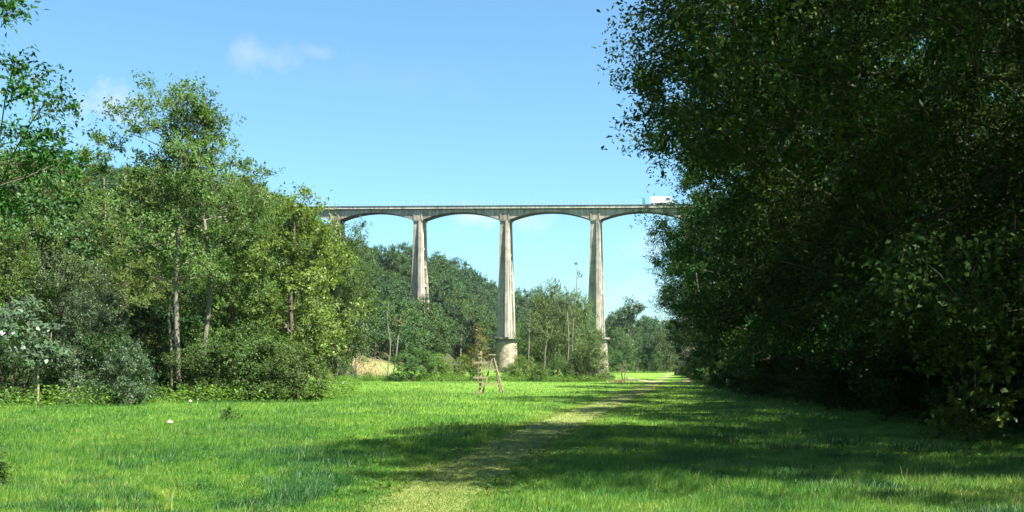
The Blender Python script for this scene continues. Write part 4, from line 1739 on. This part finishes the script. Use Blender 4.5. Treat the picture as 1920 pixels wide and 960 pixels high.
# nettles and weeds along the edges of the meadow: one mass nobody could count
def weeds(name, lines, n, h0, h1, L, mat):
    C = []
    for (P, wdt, share) in lines:
        S = spline(np.array(P, float), .5)
        k = int(n * share)
        i = rg.integers(0, len(S), k)
        C.append(S[i] + rg.normal(size=(k, 2)) * wdt)
    C = np.concatenate(C)
    hgt = rg.uniform(h0, h1, len(C)) * (1 + .4 * noise2(C[:, 0], C[:, 1], 9, (3, 1.2)))
    lp = 9
    m = len(C) * lp
    i = np.repeat(np.arange(len(C)), lp)
    z = height(C[:, 0], C[:, 1])[i] + hgt[i] * rg.uniform(.1, 1, m) ** .7
    c = np.stack([C[i, 0] + rg.normal(size=m) * .12, C[i, 1] + rg.normal(size=m) * .12, z], -1)
    ax = unit(rg.normal(size=(m, 3)) * (1, 1, .35))
    nr = unit(np.cross(ax, unit(rg.normal(size=(m, 3)))) * .5 + np.array([0, 0, .8]))
    nr = unit(nr - ax * (nr * ax).sum(1, keepdims=True))
    sd = np.cross(ax, nr)
    l = (L * rg.uniform(.6, 1.3, m))[:, None]
    V = np.stack([c, c + ax * l * .5 + sd * l * .22, c + ax * l - nr * l * .2, c + ax * l * .5 - sd * l * .22], 1).reshape(-1, 3)
    o = me_obj(name, np_mesh(name, V, np.arange(m * 4).reshape(m, 4), mat))
    tag(o, kind="stuff")


e = lambda px, d: at(px, d)
weeds("nettles", [([e(-20, 38), e(100, 39.5), e(200, 41), e(300, 43.5), e(400, 44.5), e(500, 45), e(590, 46), e(625, 58), e(645, 90), e(640, 112)], .55, .42),
                  ([e(640, 118), e(720, 124), e(800, 122), e(880, 121), e(960, 122), e(1040, 124), e(1120, 124)], 1.2, .58)], 5200, .25, .85, .17, M_WEED)
weeds("bramble_undergrowth", [([(p[0] + .35, p[1]) for p in BASE[2:10]], .55, 1.0)], 5200, .3, 1.15, .13, M_SHRUBD)

# a few flowers, a dock and a mushroom in the grass
M_PALE = plain_mat("mushroom_skin", (.5, .46, .38), .7)
for (px, py, r, lab) in ((318, 796, .085, "large flat white mushroom alone in the grass of the meadow"), (357, 760, .06, "small white mushroom near the tall pair, left of two"), (370, 758, .055, "small white mushroom near the tall pair, right of two")):
    d = EYE * F / (py - HZ)
    x, y = at(px, d - .3)
    o = empty("mushroom", (x, y, hz(x, y)))
    tag(o, lab, "mushroom")
    g = Geo()
    hgt = .13
    g.lathe([(r, hgt - .01), (r * .98, hgt + .012), (r * .8, hgt + .035), (r * .45, hgt + .055), (.008, hgt + .062)], 18)
    g.obj("cap", M_PALE, o, True)
    g = Geo()
    g.tube([(0, 0, -.02), (0, 0, hgt)], [.02, .017], 8)
    g.obj("stem", M_PALE, o, True)
P = Proto("dock_plant", M_SHRUBD, M_BARK, "stems", "leaves", seed=91, H=.42, R=.42, z0=.03, prof='dome', ncl=16, cr=.14, twigs=4, lpt=4, L=.15, W=.06, tr=.012, multi=3, tip=.004)
d = EYE * F / (788 - HZ)
P.place("dock_plant", *at(433, d), .30, "dark leafy dock plant low in the meadow grass", "plant", None, 0, 1.0, sink=.0)

# ------------------------------------------------------------------ thin summer haze in the valley air
M_HAZE, N, L, out = new_mat("haze")
pv = N.new("ShaderNodeVolumePrincipled")
pv.inputs["Color"].default_value = (.80, .88, 1.0, 1)
pv.inputs["Density"].default_value = .00006
pv.inputs["Anisotropy"].default_value = .3
L.new(pv.outputs[0], out.inputs["Volume"])
g = Geo()
g.box(-420, 420, -60, 620, -3, 75)
hzo = g.obj("haze", M_HAZE)
tag(hzo, kind="stuff")
